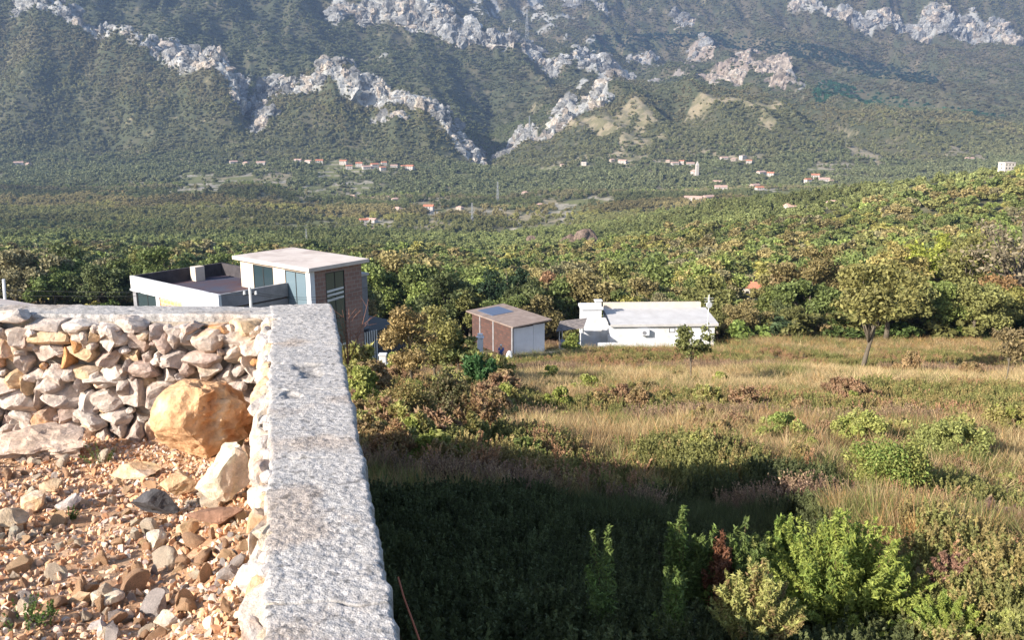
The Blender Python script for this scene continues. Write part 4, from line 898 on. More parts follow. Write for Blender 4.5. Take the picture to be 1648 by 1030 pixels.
tree_at('half bare orange brown tree at the right edge of the field', 1600, 570, 120, 90, K(.36, .22, .10), 49, True, d=93, nl=22)
tree_at('dark green bushy tree at the right border behind dry shrubs', 1560, 566, 110, 100, K(.10, .14, .045), 45, d=96)
# ------------------------------------------------------------------ buildings
M_WHITE = mat_noise('white_render', (.66, .67, .70), (.71, .72, .75), 1.5, bump=.08, c3=(.58, .57, .56), s3=.6)
M_CREAM = mat_noise('cream_render', (.62, .52, .42), (.70, .60, .50), 1.2, bump=.15)
M_ROOFS = mat_noise('pale_roof_slab', (.56, .48, .43), (.64, .56, .51), .8, bump=.2, c3=(.48, .40, .36), s3=.5)
M_GLASS = mat_plain('window_glass', (.03, .05, .06), .08, 0, .8)
M_FRAME = mat_plain('dark_frame', (.03, .03, .03), .5)
M_GREY = mat_noise('grey_panel', (.20, .20, .22), (.28, .28, .30), 1.5, bump=.1)
M_SLAT = mat_plain('pale_slat', (.66, .66, .66), .6)
M_CONG = mat_noise('weathered_concrete', (.40, .38, .35), (.55, .52, .48), 2, bump=.4)
M_BLUEG = mat_plain('bluish_glass', (.16, .22, .26), .12, 0, .8)
def mat_brick(name, c1, c2, mort, sc, bw=.5, rh=.25):
    m, n, p = newmat(name); tc = n.nodes.new('ShaderNodeTexCoord'); mp = n.nodes.new('ShaderNodeMapping'); mp.vector_type = 'POINT'
    # horizontal run of the wall from x+y, height from z
    sx = n.nodes.new('ShaderNodeSeparateXYZ'); ad = n.nodes.new('ShaderNodeMath'); cb = n.nodes.new('ShaderNodeCombineXYZ')
    n.links.new(tc.outputs['Object'], sx.inputs[0]); n.links.new(sx.outputs[0], ad.inputs[0]); n.links.new(sx.outputs[1], ad.inputs[1]); n.links.new(ad.outputs[0], cb.inputs[0]); n.links.new(sx.outputs[2], cb.inputs[1])
    b = n.nodes.new('ShaderNodeTexBrick'); b.inputs['Color1'].default_value = (*c1, 1); b.inputs['Color2'].default_value = (*c2, 1); b.inputs['Mortar'].default_value = (*mort, 1)
    b.inputs['Scale'].default_value = sc; b.inputs['Mortar Size'].default_value = .02; b.inputs['Brick Width'].default_value = bw; b.inputs['Row Height'].default_value = rh
    n.links.new(cb.outputs[0], b.inputs[0]); n.links.new(b.outputs[0], p.inputs['Base Color']); p.inputs['Roughness'].default_value = .9; return m
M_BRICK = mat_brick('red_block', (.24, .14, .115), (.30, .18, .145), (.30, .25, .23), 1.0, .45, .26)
M_ORANGE = mat_brick('orange_block', (.68, .30, .13), (.76, .40, .2), (.62, .50, .40), 1.0, .4, .25)
M_DKBRICK = mat_brick('dark_brown_block', (.07, .035, .03), (.12, .055, .042), (.06, .05, .045), 1.0, .45, .26)
def window(parent, axis, pos, a0, a1, z0, z1, nx=2, nz=1, glass=None, out=-1, fr=.06):
    """a framed window on a wall: axis 'x' means the wall plane is x = pos"""
    def bx(m, u0, u1, w0, w1, d0, d1):
        lo, hi = sorted((pos+out*d0, pos+out*d1))
        if axis == 'x': m.box(lo, hi, u0, u1, w0, w1)
        else: m.box(u0, u1, lo, hi, w0, w1)
    m = MB(); bx(m, a0, a0+fr, z0, z1, -.02, .035); bx(m, a1-fr, a1, z0, z1, -.02, .035); bx(m, a0+fr, a1-fr, z0, z0+fr, -.02, .035); bx(m, a0+fr, a1-fr, z1-fr, z1, -.02, .035)
    for k in range(1, nx): u = a0+(a1-a0)*k/nx; bx(m, u-fr*.5, u+fr*.5, z0+fr, z1-fr, -.02, .03)
    for k in range(1, nz): wz = z0+(z1-z0)*k/nz; bx(m, a0+fr, a1-fr, wz-fr*.5, wz+fr*.5, -.018, .026)
    f = m.build('window', M_FRAME, parent); g = MB(); bx(g, a0+fr*.5, a1-fr*.5, z0+fr*.5, z1-fr*.5, -.015, .012); g.build('glass', glass or M_GLASS, f); return f
# brick and concrete house with a roof terrace
ZB = -17.6; F_ = unproj(497, 432, 52); Hh = F_.z - ZB
hs = empty('house', (F_.x, F_.y, ZB), math.atan2(.78, .63), label='unfinished brick house with pale flat roof, tall windows and a white walled roof terrace', cat='house')
H = Hh
m = MB(); m.poly([[(-.05, -.05, H-.24), (4.75, -.05, H-.24), (4.75, 7.75, H-.24), (-.05, 7.75, H-.24)], [(-.05, -.05, H), (4.75, -.05, H), (4.75, 7.75, H), (-.05, 7.75, H)]]); m.build('roof_slab', M_ROOFS, hs, bevel=.02)
# sunny front wall (x = .3): pieces round the two openings
y0, y1, zf = .3, 7.4, H-.24
m = MB(); m.box(.3, .5, .62, .70, 4.0, zf); m.box(.3, .5, 2.75, 3.95, 4.0, zf); m.box(.3, .5, 6.05, 7.4, 4.0, zf); m.box(.3, .5, .70, 2.75, 0, 4.2); m.box(.3, .5, 3.95, 6.05, 0, H-2.05)
m.box(.3, .5, .70, 2.75, zf-.18, zf); m.box(.3, .5, 3.95, 6.05, zf-.18, zf); m.box(.3, .5, .62, .70, 0, 4.0); m.box(.3, .5, 2.75, 3.95, 0, 4.0); m.box(.3, .5, 6.05, 7.4, 0, 4.0); m.build('wall', M_CREAM, hs)
window(hs, 'x', .34, .70, 2.75, 4.2, zf-.18, 2, 1, M_BLUEG); window(hs, 'x', .34, 3.95, 6.05, H-2.05, zf-.18, 2, 1, M_GLASS)
m = MB(); m.box(.22, .56, .22, .62, 0, zf); m.build('column', M_WHITE, hs)
# shaded end wall (y = .3) of red block with a tall window strip
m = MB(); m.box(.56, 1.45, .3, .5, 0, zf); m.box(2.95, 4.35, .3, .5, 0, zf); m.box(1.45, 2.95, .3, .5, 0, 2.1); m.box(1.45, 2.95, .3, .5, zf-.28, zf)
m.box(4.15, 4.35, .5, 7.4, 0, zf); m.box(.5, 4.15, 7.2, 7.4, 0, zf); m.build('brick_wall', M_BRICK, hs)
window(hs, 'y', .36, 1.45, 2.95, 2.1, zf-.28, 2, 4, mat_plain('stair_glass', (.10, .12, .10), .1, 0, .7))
m = MB()
for zz_ in (H-2.35, H-2.05, H-1.78, 2.55, 2.85, 3.15):
    m.poly([[(1.55, .305, zz_), (2.85, .305, zz_+.1), (2.85, .345, zz_+.1), (1.55, .345, zz_)], [(1.55, .305, zz_+.14), (2.85, .305, zz_+.22), (2.85, .345, zz_+.22), (1.55, .345, zz_+.14)]])
m.build('blind', M_SLAT, hs)
m = MB(); m.box(0.5, 4.15, .5, 7.2, 2.9, 3.1); m.box(.5, 4.15, .5, 7.2, H-2.6, H-2.4); m.build('floor', M_CONG, hs)
m = MB(); m.box(4.35, 5.7, 1.3, 4.2, 0, H-1.35); m.build('annex', M_GREY, hs); m = MB(); m.box(4.35, 5.8, 1.2, 4.3, H-1.35, H-1.2); m.build('annex_roof', M_CONG, hs)
m = MB()
for k in range(6): m.box(4.45+k*.2, 4.51+k*.2, .32, .38, 1.0, 3.7)
m.build('slat_screen', M_SLAT, hs)
m = MB(); m.box(4.4, 8.2, .5, 4.5, 0, 3.5); m.build('shade_block', mat_noise('dark_shed', (.05, .05, .06), (.09, .09, .10), 2), hs); m = MB(); m.box(4.38, 8.3, .42, 4.6, 3.502, 3.6); m.build('shade_block_top', M_FRAME, hs)  # dark low block over shaded ground; the shade is put into its colour
# terrace wing
B_ = unproj(355, 475, 50); zp = B_.z - ZB; zl = zp-.85
m = MB(); m.box(-4.6, -4.4, 2.5, 12.4, zl, zp); m.build('parapet', M_WHITE, hs, bevel=.015); M_DK = mat_noise('shaded_lining', (.05, .045, .05), (.09, .08, .085), 1.5); m = MB(); m.box(-4.4, 2.2, 12.2, 12.4, zl+.02, zp); m.box(-4.398, -4.37, 2.75, 12.15, zl+.03, zp-.05); m.build('parapet', M_DK, hs)  # inner faces coloured dark: membrane tone with the terrace's shade painted in
m = MB(); m.box(-4.4, .28, 2.5, 2.7, zl, zp-.003); m.build('parapet', M_GREY, hs); m = MB(); m.box(2.0, 2.2, 7.5, 12.2, zl, zp-.02); m.build('parapet', M_DK, hs)  # right-facing parapet greyed, its shade put into the colour
m = MB(); m.box(-4.4, 2.0, 2.7, 12.2, zl-.1, zl+.02); m.build('terrace_floor', mat_noise('terrace_floor', (.10, .055, .055), (.07, .075, .11), .4), hs)  # shade and a red and blue reflection put into the floor colour
m = MB(); m.box(-.6, .1, 11.3, 11.9, zl+.02, zp+.12); m.build('chimney', M_CREAM, hs)
m = MB(); m.box(-4.62, -4.3, 2.45, 12.5, zl-.12, zl); m.build('ledge', M_WHITE, hs)
m = MB(); m.box(-4.5, -4.3, 2.55, 6.6, 0, zl-.12); m.box(-4.56, -4.26, 9.1, 9.5, 0, zl-.12); m.build('wall', M_WHITE, hs); m = MB(); m.box(-4.5, -4.3, 6.6, 9.1, 0, zl-.12); m.build('brick_infill', M_ORANGE, hs)
window(hs, 'x', -4.4, 9.5, 12.0, 2.5, zl-.12, 2, 1); m = MB(); m.box(-4.3, .28, 2.55, 2.65, 0, zl-.12); m.box(-4.5, -4.3, 12.0, 12.4, 0, zl-.12); m.box(-4.5, -4.3, 9.5, 12.0, 0, 2.5); m.build('side_wall', M_GREY, hs)  # right-facing wall coloured grey to carry its shade
# brown block shed with white doors
Sp = unproj(825, 526, 80); zs = gz(825, 80)[2]-.3; hz = Sp.z-zs
sd_ = empty('shed', (Sp.x, Sp.y, zs), math.atan2(.56, .83), label='dark brown block shed with a low brown roof and two pale sliding doors', cat='shed')
m = MB(); m.box(0, .2, .2, 7.2, 0, hz); m.box(.2, 3.6, 7.0, 7.2, 0, hz); m.box(3.4, 3.6, .2, 7.0, 0, hz-.1); m.build('wall', M_DKBRICK, sd_)
m = MB(); m.box(-.06, .12, -.05, .15, 0, hz); m.box(-.05, .10, 3.2, 3.4, 0, hz-.02); m.box(-.05, .10, 5.6, 5.8, 0, hz-.02); m.build('post', mat_noise('grey_post', (.2, .19, .2), (.3, .29, .3), 2), sd_)
m = MB(); m.box(.14, 2.35, 0, .12, 0, hz-.22); m.build('door', M_GREYD := mat_noise('pale_metal', (.52, .54, .60), (.6, .62, .68), 1, bump=.05), sd_); m = MB(); m.box(2.39, 3.7, .02, .13, 0, hz-.16); m.build('door', M_GREYD, sd_)
m = MB(); m.poly([[(-.35, -.55, hz+.0), (4.15, -.55, hz+.18), (4.15, 7.8, hz+.22), (-.35, 7.8, hz+.02)], [(-.35, -.55, hz+.12), (4.15, -.55, hz+.30), (4.15, 7.8, hz+.34), (-.35, 7.8, hz+.14)]]); m.build('roof', mat_noise('brown_roofing', (.22, .165, .14), (.32, .25, .215), 1.2, bump=.3), sd_)
m = MB(); m.poly([[(.5, 4.2, hz+.17), (3.0, 4.2, hz+.27), (3.0, 7.0, hz+.29), (.5, 7.0, hz+.18)], [(.5, 4.2, hz+.21), (3.0, 4.2, hz+.31), (3.0, 7.0, hz+.33), (.5, 7.0, hz+.22)]]); m.build('roof_panel', mat_plain('blue_sheet', (.10, .13, .20), .5), sd_)
m = MB(); a, b_, c_, d_ = hit(822, 580), hit(908, 572), hit(905, 586), hit(800, 588)
# white house
Wp = unproj(983, 523, 86); zw = min(gz(1000, 86)[2], gz(1140, 88)[2])-.4; hw = Wp.z-zw
wh = empty('house', (Wp.x, Wp.y, zw), R(2.5), label='long low white house with a sloping white roof, chimney and air conditioner', cat='house')
m = MB(); m.box(0, 10.5, 0, .2, 0, hw-.14); m.box(10.3, 10.5, .2, 5.2, 0, hw-.14); m.box(.2, 10.3, 5.0, 5.2, 0, hw+.5); m.poly([[(0, .2, 0), (.2, .2, 0), (.2, 5.2, 0), (0, 5.2, 0)], [(0, .2, hw-.14), (.2, .2, hw-.14), (.2, 5.2, hw+.42), (0, 5.2, hw+.42)]]); m.build('wall', M_WHITE, wh)
m = MB(); m.poly([[(-.1, -.3, hw-.16), (10.8, -.3, hw-.16), (10.8, 5.0, hw+.42), (-.1, 5.0, hw+.42)], [(-.1, -.3, hw+.10), (10.8, -.3, hw+.10), (10.8, 5.0, hw+.62), (-.1, 5.0, hw+.62)]]); m.build('roof', mat_noise('white_roof', (.47, .45, .44), (.56, .54, .53), .9, bump=.15), wh, bevel=.01)
m = MB(); m.box(0, 10.3, 5.0, 5.5, hw+.55, hw+1.15); m.build('roof_kerb', M_CREAM, wh); m = MB(); m.poly([[(-.22, -.3, hw+.0), (-.1, -.3, hw+.0), (-.1, 5.0, hw+.55), (-.22, 5.0, hw+.55)], [(-.22, -.3, hw+.14), (-.1, -.3, hw+.14), (-.1, 5.0, hw+.70), (-.22, 5.0, hw+.70)]]); m.build('verge', M_FRAME, wh)
m = MB(); m.box(-2.6, -.6, 2.4, 4.4, 0, hw+1.05); m.box(-2.75, -.45, 2.25, 4.55, hw+1.05, hw+1.3); m.build('porch_block', M_WHITE, wh); m = MB(); m.box(-1.2, -.6, 2.6, 3.2, hw+1.3, hw+1.85); m.box(-1.3, -.5, 2.5, 3.3, hw+1.85, hw+1.95); m.build('chimney', M_WHITE, wh)
m = MB(); m.box(-.6, 0, 2.2, 2.4, 0, hw+.2); m.build('wall', M_WHITE, wh)
m = MB(); m.box(3.0, 3.85, -.42, -.02, hw-1.05, hw-.45); ac = m.build('air_conditioner', M_WHITE, wh, bevel=.03); m = MB(); m.tube([(3.32, -.43, hw-.75), (3.32, -.45, hw-.75)], .2, 16); m.build('grille', M_GREY, ac)
window(wh, 'y', .02, 5.9, 6.5, hw-.85, hw-.35, 1, 1, M_DKW := mat_plain('brown_shutter', (.14, .09, .07), .6)); window(wh, 'x', .02, 1.2, 2.1, hw-1.3, hw-.3, 1, 1, M_DKW)
m = MB(); m.box(-1.4, .4, -1.0, -.8, 0, hw-1.6); m.build('porch_wall', M_WHITE, wh)
# aerial mast
mx, my, mz = unproj(1137, 560, 84.5); mg = gz(1137, 84.5)[2]; top = unproj(1137, 474, 84.5).z
ms = empty('aerial_mast', (mx, my, mg), 0, label='thin white mast with aerials in front of the right end of the white house', cat='mast')
m = MB(); m.tube([(0, 0, 0), (0, 0, top-mg)], .05, 8); m.build('pole', M_SLAT, ms); hh_ = top-mg
m = MB(); [m.tube([(-.45, 0, hh_-z_), (.45, 0, hh_-z_)], .02, 5) for z_ in (.35, .6, .85)]; m.tube([(0, -.3, hh_-.6), (0, .5, hh_-.6)], .025, 5); m.build('aerial', M_SLAT, ms)
m = MB(); m.tube([(.0, -.15, hh_-1.0), (.02, -.22, hh_-1.0)], [.32, .30], 18); m.build('dish', M_SLAT, ms)
# tile roofed shelter between them
Pp = gz(918, 84); q = Vector((unproj(918, 545, 84).x, 84, Pp[2])); sh = empty('shelter', q, R(-12), label='small open shelter with a dark sloping sheet roof beside the white house', cat='shelter')
for x_, y_ in ((-1.1, 0), (1.0, 0), (-1.1, 1.9), (1.0, 1.9)): m = MB(); m.tube([(x_, y_, 0), (x_, y_, 1.9 if x_ < 0 else 2.3)], .05, 6); m.build('post', M_SLAT, sh)
m = MB(); m.poly([[(-1.4, -.3, 1.85), (1.3, -.3, 2.35), (1.3, 2.3, 2.75), (-1.4, 2.3, 2.3)], [(-1.4, -.3, 1.9), (1.3, -.3, 2.4), (1.3, 2.3, 2.8), (-1.4, 2.3, 2.35)]]); m.build('roof', mat_noise('old_sheet', (.10, .09, .09), (.26, .22, .2), 3, bump=.4), sh)
m = MB(); m.box(-1.0, .9, .05, .12, 0, 1.0); m.build('panel', mat_plain('blue_board', (.2, .26, .42), .6), sh)
# concrete yard in front of the shed
m = MB(); pts = [hit(800, 590), hit(905, 578), unproj(912, 566, 84), unproj(828, 572, 79)]; zz_ = [p.z for p in pts]
ring = [(p.x, p.y, gxy(p.x, p.y)+.10) for p in pts]; m.poly([[(a, b, c-.5) for a, b, c in ring], ring]); o = m.build('yard', M_CONG); tag(o, 'concrete yard in front of the shed doors', kind='structure')
# gate pillar with a curved low wing, by the broom bush
def base_at(px, row, d): g = gz(px, d); return Vector((unproj(px, row, d).x, d, g[2]))
q = base_at(773, 572, 68); top = unproj(773, 537, 68).z-q.z; p = empty('gate_pillar', q, 0, label='white gate pillar with a low curved wall wing, left of the standing person', cat='pillar')
m = MB(); m.box(-.22, .22, -.2, .2, -.2, top-.35); m.build('shaft', M_WHITE, p, bevel=.02); m = MB(); m.box(-.3, .3, -.28, .28, top-.35, top-.25); m.box(-.2, .2, -.18, .18, top-.25, top); m.build('cap', M_WHITE, p, bevel=.02)
m = MB(); m.tube([(-.2, 0, .35), (-.7, -.05, .55), (-1.2, -.1, .45), (-1.6, -.2, .1)], .12, 8); m.build('wing', M_WHITE, p, smooth=True)
# boundary wall and its post below the brick house
w0, w1 = unproj(556, 602, 47), unproj(655, 577, 54); ww = empty('boundary_wall', (0, 0, 0), label='low grey boundary wall with a pale coping in front of the brick house', cat='wall')
def seg(a, b, th, z0, z1, nm, mat):
    d_ = (b-a); d_.z = 0; d_.normalize(); nn = Vector((-d_.y, d_.x, 0))*th; m = MB()
    m.poly([[a-nn+Vector((0,0,z0)), b-nn+Vector((0,0,z0)), b+nn+Vector((0,0,z0)), a+nn+Vector((0,0,z0))], [a-nn+Vector((0,0,z1)), b-nn+Vector((0,0,z1)), b+nn+Vector((0,0,z1)), a+nn+Vector((0,0,z1))]]); return m.build(nm, mat, ww)
seg(w0, w1, .11, -2.0, -.10, 'wall', M_GREY); seg(w0, w1, .15, -.10, .0, 'coping', M_CONG)
q = unproj(616, 570, 50.6); m = MB(); m.box(-.2, .2, -.2, .2, -1.9, -.06); m.box(-.24, .24, -.24, .24, -.06, .03); o = m.build('gate_post', M_WHITE, bevel=.015); o.location = q; tag(o, 'square pale post standing on the low boundary wall', 'post')
# flat roofed building at the left edge, behind the stone wall
pts = [unproj(-60, 470, 46), unproj(100, 497, 38), unproj(60, 510, 33), unproj(-160, 492, 36)]; z_ = sum(p.z for p in pts)/4
b0 = empty('outbuilding', (0, 0, 0), label='flat concrete roof of a building showing above the wall at the left edge', cat='building')
m = MB(); m.poly([[(p.x, p.y, p.z-.22) for p in pts], [(p.x, p.y, p.z) for p in pts]]); m.build('roof_slab', M_ROOFS, b0); cx, cy = sum(p.x for p in pts)/4, sum(p.y for p in pts)/4
m = MB(); q = [(cx+(p.x-cx)*.9, cy+(p.y-cy)*.9, p.z-.22) for p in pts]; m.poly([[(a, b, c-3.2) for a, b, c in q], q]); m.build('wall', M_GREY, b0)
q = unproj(7, 474, 42); m = MB(); m.tube([(0, 0, -.25), (.06, 0, .75)], .07, 8); o = m.build('post', M_WHITE); o.location = q; tag(o, 'short white post standing on the flat roof at the left edge', 'post')
# ------------------------------------------------------------------ poles, cables, pylons
q = base_at(406, 520, 42); tp = unproj(406, 462, 42).z-q.z; up = empty('utility_pole', q, 0, label='white concrete utility pole in front of the roof terrace', cat='utility pole')
m = MB(); m.tube([(0, 0, -.2), (0, 0, tp)], [.10, .07], 8); m.build('pole', M_SLAT, up); m = MB(); m.tube([(-.3, -.1, tp-.38), (.3, .1, tp-.34)], .03, 6); m.build('crossarm', M_FRAME, up)
for x_ in (-.28, .28): m = MB(); m.tube([(x_, 0, tp-.36), (x_, 0, tp-.2)], [.07, .05], 8); m.build('insulator', M_SLAT, up)
def cable(a, b, sag, label, r_=.012):
    m = MB(); m.tube([a.lerp(b, t)+Vector((0, 0, -4*sag*t*(1-t))) for t in [k/16 for k in range(17)]], r_, 4); o = m.build('power_cable', M_FRAME); tag(o, label, 'cable')
cable(unproj(-120, 462, 42), unproj(404, 470, 42), .12, 'upper dark cable running left from the concrete utility pole'); cable(unproj(-120, 472, 42), unproj(404, 474, 42), .12, 'lower dark cable running left from the concrete utility pole')
cable(unproj(408, 470, 42), unproj(590, 462, 55), .45, 'dark cable sagging from the utility pole across the brick end wall'); cable(unproj(408, 474, 42), unproj(584, 474, 55), .3, 'dark cable crossing the tall windows of the brick house')
M_PYL = mat_plain('galvanised_steel', (.36, .37, .38), .6)
def pylon(px, r0, r1, d, label, ns=6):
    q = hit(px, r1) if d < 1500 else base_at(px, r1, d); d = q.y; h = (unproj(px, r0, d).z-q.z); p = empty('pylon', q, .4, label=label, cat='pylon'); w = h*.05; m = MB(); tr = max(.05, .22*d/F0)
    for sx, sy in ((1, 1), (1, -1), (-1, 1), (-1, -1)): m.tube([(sx*w, sy*w, 0), (sx*w*.25, sy*w*.25, h)], tr, 4)
    for k in range(ns):
        a, b = k/ns, (k+1)/ns; wa, wb = w*(1-.75*a), w*(1-.75*b)
        for sy in (-1, 1): m.tube([(-wa, sy*wa, h*a), (wb, sy*wb, h*b)], tr*.6, 3); m.tube([(sy*wa, wa, h*a), (sy*wb, -wb, h*b)], tr*.6, 3)
    m.build('tower', M_PYL, p); m = MB()
    for z_, l in ((.97, .12), (.82, .16), (.66, .12)): m.tube([(-h*l*.6, 0, h*z_), (h*l*.6, 0, h*z_)], tr*.8, 4)
    m.build('crossarm', M_PYL, p)
pylon(22, 404, 452, 250, 'grey lattice pylon nearest the left edge among the trees'); pylon(494, 368, 397, 420, 'small pylon rising from the wood behind the roof terrace')
pylon(760, 326, 358, 760, 'pale pylon beside the terraced fields in the valley'); pylon(801, 292, 328, 950, 'faint pylon left of the eastern village'); pylon(848, 14, 52, 3000, 'distant pylon high on the mountain ridge at the top')
pylon(852, 186, 222, 2100, 'distant pylon on the pale rock strip of the grassy hill')
# ------------------------------------------------------------------ person by the shed and what stands beside
def person():
    q = base_at(808, 590, 69); q.z = hit(808, 588).z if abs(hit(808, 588).y-69) < 12 else q.z
    q = hit(807, 585); s = q.y/F0; ht = max(1.35, 27*s); k = ht/1.75
    root = empty('person', q, R(-15), label='person in a blue top and pale cap standing by the shed, leaning slightly forward', cat='person')
    J = {'p': (0, 0, .95), 'w': (0, -.02, 1.12), 'c': (0, -.06, 1.34), 'n': (0, -.1, 1.50), 'h': (0, -.12, 1.57), 'ht': (0, -.13, 1.70),
         'hl': (.10, 0, .90), 'kl': (.12, -.04, .50), 'al': (.12, .04, .09), 'fl': (.13, -.12, .03), 'hr': (-.10, 0, .90), 'kr': (-.12, .02, .50), 'ar': (-.12, .08, .09), 'fr': (-.13, -.08, .03),
         'sl': (.19, -.06, 1.42), 'el': (.26, -.12, 1.14), 'wl': (.22, -.34, 1.00), 'ml': (.20, -.42, .98), 'sr': (-.19, -.06, 1.42), 'er': (-.26, -.1, 1.14), 'wr': (-.22, -.32, .98), 'mr': (-.2, -.4, .96)}
    Rr = dict(p=.14, w=.13, c=.15, n=.055, h=.085, ht=.075, hl=.09, kl=.06, al=.042, fl=.035, hr=.09, kr=.06, ar=.042, fr=.035, sl=.06, el=.045, wl=.03, ml=.03, sr=.06, er=.045, wr=.03, mr=.03)
    E = 'p-w w-c c-n n-h h-ht p-hl hl-kl kl-al al-fl p-hr hr-kr kr-ar ar-fr c-sl sl-el el-wl wl-ml c-sr sr-er er-wr wr-mr'.split()
    def skin(nm, keys, edges, rr_, mat, rootk, grow=0):
        ks = list(keys); me = bpy.data.meshes.new(nm); me.from_pydata([J[x] for x in ks], [(ks.index(a), ks.index(b)) for a, b in (e.split('-') for e in edges)], []);
        o = bpy.data.objects.new(nm, me); C.objects.link(o); md = o.modifiers.new('skin', 'SKIN')
        for i, x in enumerate(ks): me.skin_vertices[0].data[i].radius = (rr_[x]+grow,)*2; me.skin_vertices[0].data[i].use_root = (x == rootk)
        sb = o.modifiers.new('sub', 'SUBSURF'); sb.levels = sb.render_levels = 2; me.materials.append(mat); o.parent = root; o.scale = (k, k, k); return o
    skin('body', J, E, Rr, mat_plain('skin', (.5, .32, .22), .6), 'p')
    skin('shirt', ['p', 'w', 'c', 'sl', 'el', 'sr', 'er'], 'p-w w-c c-sl sl-el c-sr sr-er'.split(), Rr, mat_noise('blue_cloth', (.06, .11, .32), (.09, .15, .4), 8), 'w', .025)
    skin('trousers', ['p', 'hl', 'kl', 'al', 'hr', 'kr', 'ar'], 'p-hl hl-kl kl-al p-hr hr-kr kr-ar'.split(), Rr, mat_noise('dark_blue_cloth', (.05, .07, .16), (.08, .10, .2), 8), 'p', .02)
    V, Fq = ICO[3]; V = V*K(.105, .12, .09)+K(0, -.13, 1.69); V[:, 2] = np.maximum(V[:, 2], 1.66); o = npmesh('cap', V*k, Fq, M_SLAT, smooth=True, parent=root)
person()
q = hit(820, 585); m = MB(); s = q.y/F0
V, Fq = rock(3001, 3, 9, (.6, .95), .08); V = V*K(.28, .22, .5)+K(0, 0, .42); o = npmesh('sack', V, Fq, M_SLAT, smooth=True); o.location = q; tag(o, 'upright white sack standing right of the person in blue', 'sack')
# ------------------------------------------------------------------ far houses
M_TILE = [mat_noise('red_tiles', (.46, .17, .10), (.58, .25, .15), 1.2, bump=.3), mat_noise('pale_tiles', (.52, .32, .25), (.60, .42, .34), 1.2, bump=.3)]
M_FW = [mat_noise('far_wall_white', (.56, .50, .45), (.64, .58, .53), .5), mat_noise('far_wall_cream', (.50, .42, .34), (.58, .48, .40), .5), mat_noise('far_wall_stone', (.42, .37, .32), (.5, .46, .4), .5)]
def far_house_kind(L, Wd, Hh, kind, wm, rm, seed):
    t = empty('house', (0, 0, -900)); m = MB(); m.box(-L/2, L/2, -Wd/2, Wd/2, -3, Hh); 
    m.build('wall', wm, t); m = MB(); e = .5; rz = Wd*.26
    if kind == 'gable': m.poly([[(-L/2-e, -Wd/2-e, Hh+.003), (L/2+e, -Wd/2-e, Hh+.003), (L/2+e, Wd/2+e, Hh+.003), (-L/2-e, Wd/2+e, Hh+.003)], [(-L/2-e, -.06, Hh+rz), (L/2+e, -.06, Hh+rz), (L/2+e, .06, Hh+rz), (-L/2-e, .06, Hh+rz)]])
    elif kind == 'hip': m.poly([[(-L/2-e, -Wd/2-e, Hh+.003), (L/2+e, -Wd/2-e, Hh+.003), (L/2+e, Wd/2+e, Hh+.003), (-L/2-e, Wd/2+e, Hh+.003)], [(-L/4, -.06, Hh+rz), (L/4, -.06, Hh+rz), (L/4, .06, Hh+rz), (-L/4, .06, Hh+rz)]])
    else: m.box(-L/2-.3, L/2+.3, -Wd/2-.3, Wd/2+.3, Hh+.003, Hh+.35)
    m.build('roof', rm, t)
    for k in range(int(L//3)):
        for z_ in ([.9] if Hh < 4 else [.9, 3.7]): x_ = -L/2+1.5+3*k; m = MB(); m.box(x_-.5, x_+.5, -Wd/2-.04, -Wd/2-.005, z_, z_+1.3); m.build('window', M_FRAME, t)
    for z_ in ([.9] if Hh < 4 else [.9, 3.7]): m = MB(); m.box(-L/2-.04, -L/2-.005, -.5, .5, z_, z_+1.3); m.build('window', M_FRAME, t)
    return t
KINDS = [far_house_kind(11, 8, 5.6, 'gable', M_FW[0], M_TILE[0], 1), far_house_kind(9, 7, 3.2, 'hip', M_FW[1], M_TILE[1], 2), far_house_kind(14, 8, 3.4, 'gable', M_FW[0], M_TILE[1], 3), far_house_kind(10, 8, 6.0, 'flat', M_FW[0], M_ROOFS, 4), far_house_kind(8, 6, 3.2, 'gable', M_FW[2], M_TILE[0], 5)]
used = set(); KW = ['two storey house with red tiled roof', 'low cream house with pale hipped roof', 'long low white house with pale tiled roof', 'white flat roofed block', 'small stone house with red roof']
def put_house(P, k, rz, label, group=None, sc=1.0):
    t = KINDS[k] if k not in used else copy_tree(KINDS[k]); used.add(k); t.location = (P.x, P.y, P.z); t.rotation_euler = (0, 0, rz); t.scale = (sc, sc, sc); t['label'] = label; t['category'] = 'house'
    if group: t['group'] = group
r = random.Random(5)
for L, where, pool in ((VP[0], 'in the village under the grey cliffs', [0, 0, 4, 0, 2]), (VP[1], 'above the terraces on the left mountain foot', [2, 1, 0]), (VP[2], 'scattered on the valley floor', [1, 2, 0, 1]), (VP[3], 'in the village on the right hand slope', [3, 2, 1, 0, 2])):
    for P in L:
        k = r.choice(pool); put_house(P, k, r.uniform(-.6, .6), KW[k]+' '+where, KW[k]+'s '+where, r.uniform(.8, 1.15))
put_house(HILL_H[0], 4, -.3, 'white cottage with an orange tiled roof among trees right of the white house', sc=.7)
put_house(HILL_H[1], 4, .5, 'red roofed cottage hidden in the trees near the right edge', sc=.9)
put_house(HILL_H[2], 2, .2, 'pale long house in a clearing on the right hand wooded ridge', sc=.8); put_house(HILL_H[3], 1, -.2, 'small pale house on the ridge right of the long one', sc=.7)
P = unproj(1620, 270, 448); P.z = gz(1620, 448)[2]; put_house(P + Vector((0, 0, 2.0)), 3, .2, 'white cubic house on the ridge at the right edge', sc=.6)
P = unproj(1578, 262, 1500); P.z = hit(1575, 262).z; put_house(hit(1560, 258), 2, .1, 'long pale building behind the ridge left of the white cube')
ch = empty('church', P_CHURCH, .2, label='small white church with a pointed bell tower in the middle of the right hand village', cat='church')
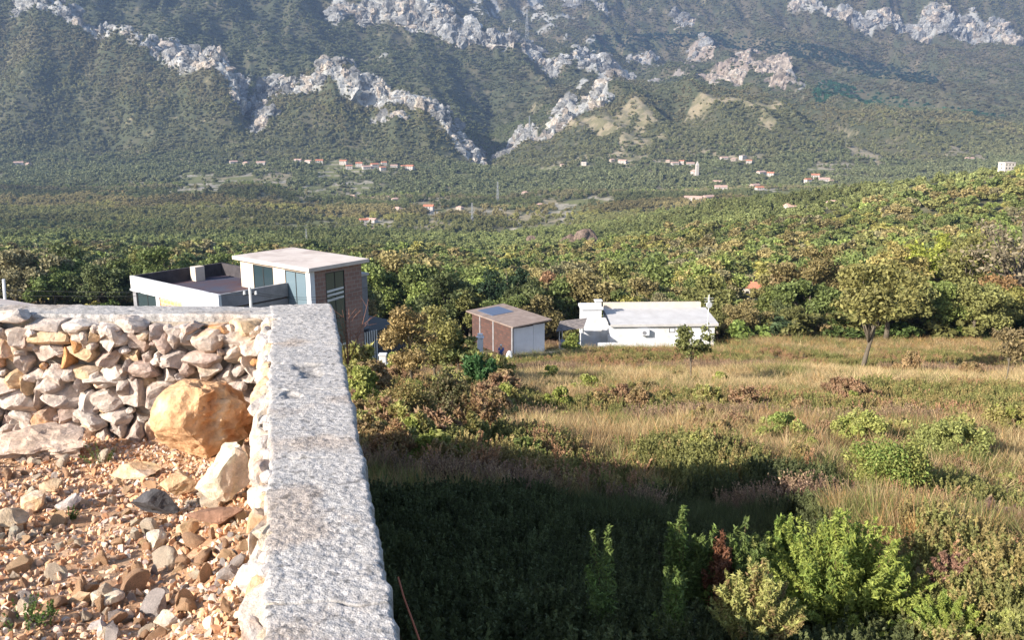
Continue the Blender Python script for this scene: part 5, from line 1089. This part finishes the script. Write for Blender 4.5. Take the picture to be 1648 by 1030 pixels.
m = MB(); m.box(-5, 5, -6, 6, -3, 7); m.build('nave', M_FW[0], ch); m = MB(); m.poly([[(-5.4, -6.4, 7.003), (5.4, -6.4, 7.003), (5.4, 6.4, 7.003), (-5.4, 6.4, 7.003)], [(-.1, -6.4, 10), (.1, -6.4, 10), (.1, 6.4, 10), (-.1, 6.4, 10)]]); m.build('roof', M_TILE[1], ch)
m = MB(); m.box(-2.2, 2.2, -10.4, -6.02, -3, 17); tw_ = m.build('tower', M_FW[0], ch); m = MB(); m.poly([[(-2.5, -10.7, 17.003), (2.5, -10.7, 17.003), (2.5, -5.8, 17.003), (-2.5, -5.8, 17.003)], [(-.1, -8.3, 24), (.1, -8.3, 24), (.1, -8.1, 24), (-.1, -8.1, 24)]]); m.build('spire', M_FW[0], tw_)
# ------------------------------------------------------------------ small things near the camera
def twigs(name, label, cat, P, n, h, colr, seed):
    r = random.Random(seed); m = MB()
    for k in range(n):
        a = r.random()*6.28; t = Vector((math.cos(a)*h*.5*r.random(), math.sin(a)*h*.4*r.random(), h*r.uniform(.5, 1))); m.tube([(0, 0, 0), t*.5+Vector((.02, 0, .01)), t], [.004, .003, .001], 4)
        for j in range(4): q = t*r.uniform(.4, .95); m.tube([q, q+Vector((r.uniform(-1, 1), r.uniform(-1, 1), r.uniform(0, 1)))*h*.25], [.002, .0008], 3)
    o = m.build(name, mat_plain('dry_twig', colr, .9)); o.location = P; tag(o, label, cat)
twigs('dry_twig', 'reddish dry twigs sticking up behind the outer edge of the wall top', 'twigs', Vector((-1.30, 6.75, -1.95)), 9, .55, (.30, .14, .09), 3)
m = MB(); m.tube([unproj(641, 930, 2.9), unproj(650, 962, 2.75), unproj(664, 1000, 2.6), unproj(680, 1045, 2.5)], .0035, 6); o = m.build('rusty_wire', mat_plain('rust', (.42, .13, .07), .8)); tag(o, 'thin rusty wire curving up from the wall beside the shadow', 'wire')
def weed(px, row, wpx, label, seed):
    P = fhit(px, row); s = P.y/F0; me = herb_mesh('weed', seed, 14, wpx*s*.5, 30, .007, L_OBJ, 1.2, 1.3, 1.6, .001); o = bpy.data.objects.new('weed', me); C.objects.link(o); o.color = (.10, .16, .04, 1); o.location = P; tag(o, label, 'weed')
weed(40, 1015, 90, 'green weed in the gravel at the bottom left corner', 61); weed(165, 742, 70, 'small green weed on the rubble in front of the stone wall', 62); weed(110, 832, 36, 'tiny green weed between stones at the left', 63); weed(75, 998, 60, 'trailing green weed just right of the corner weed', 64)
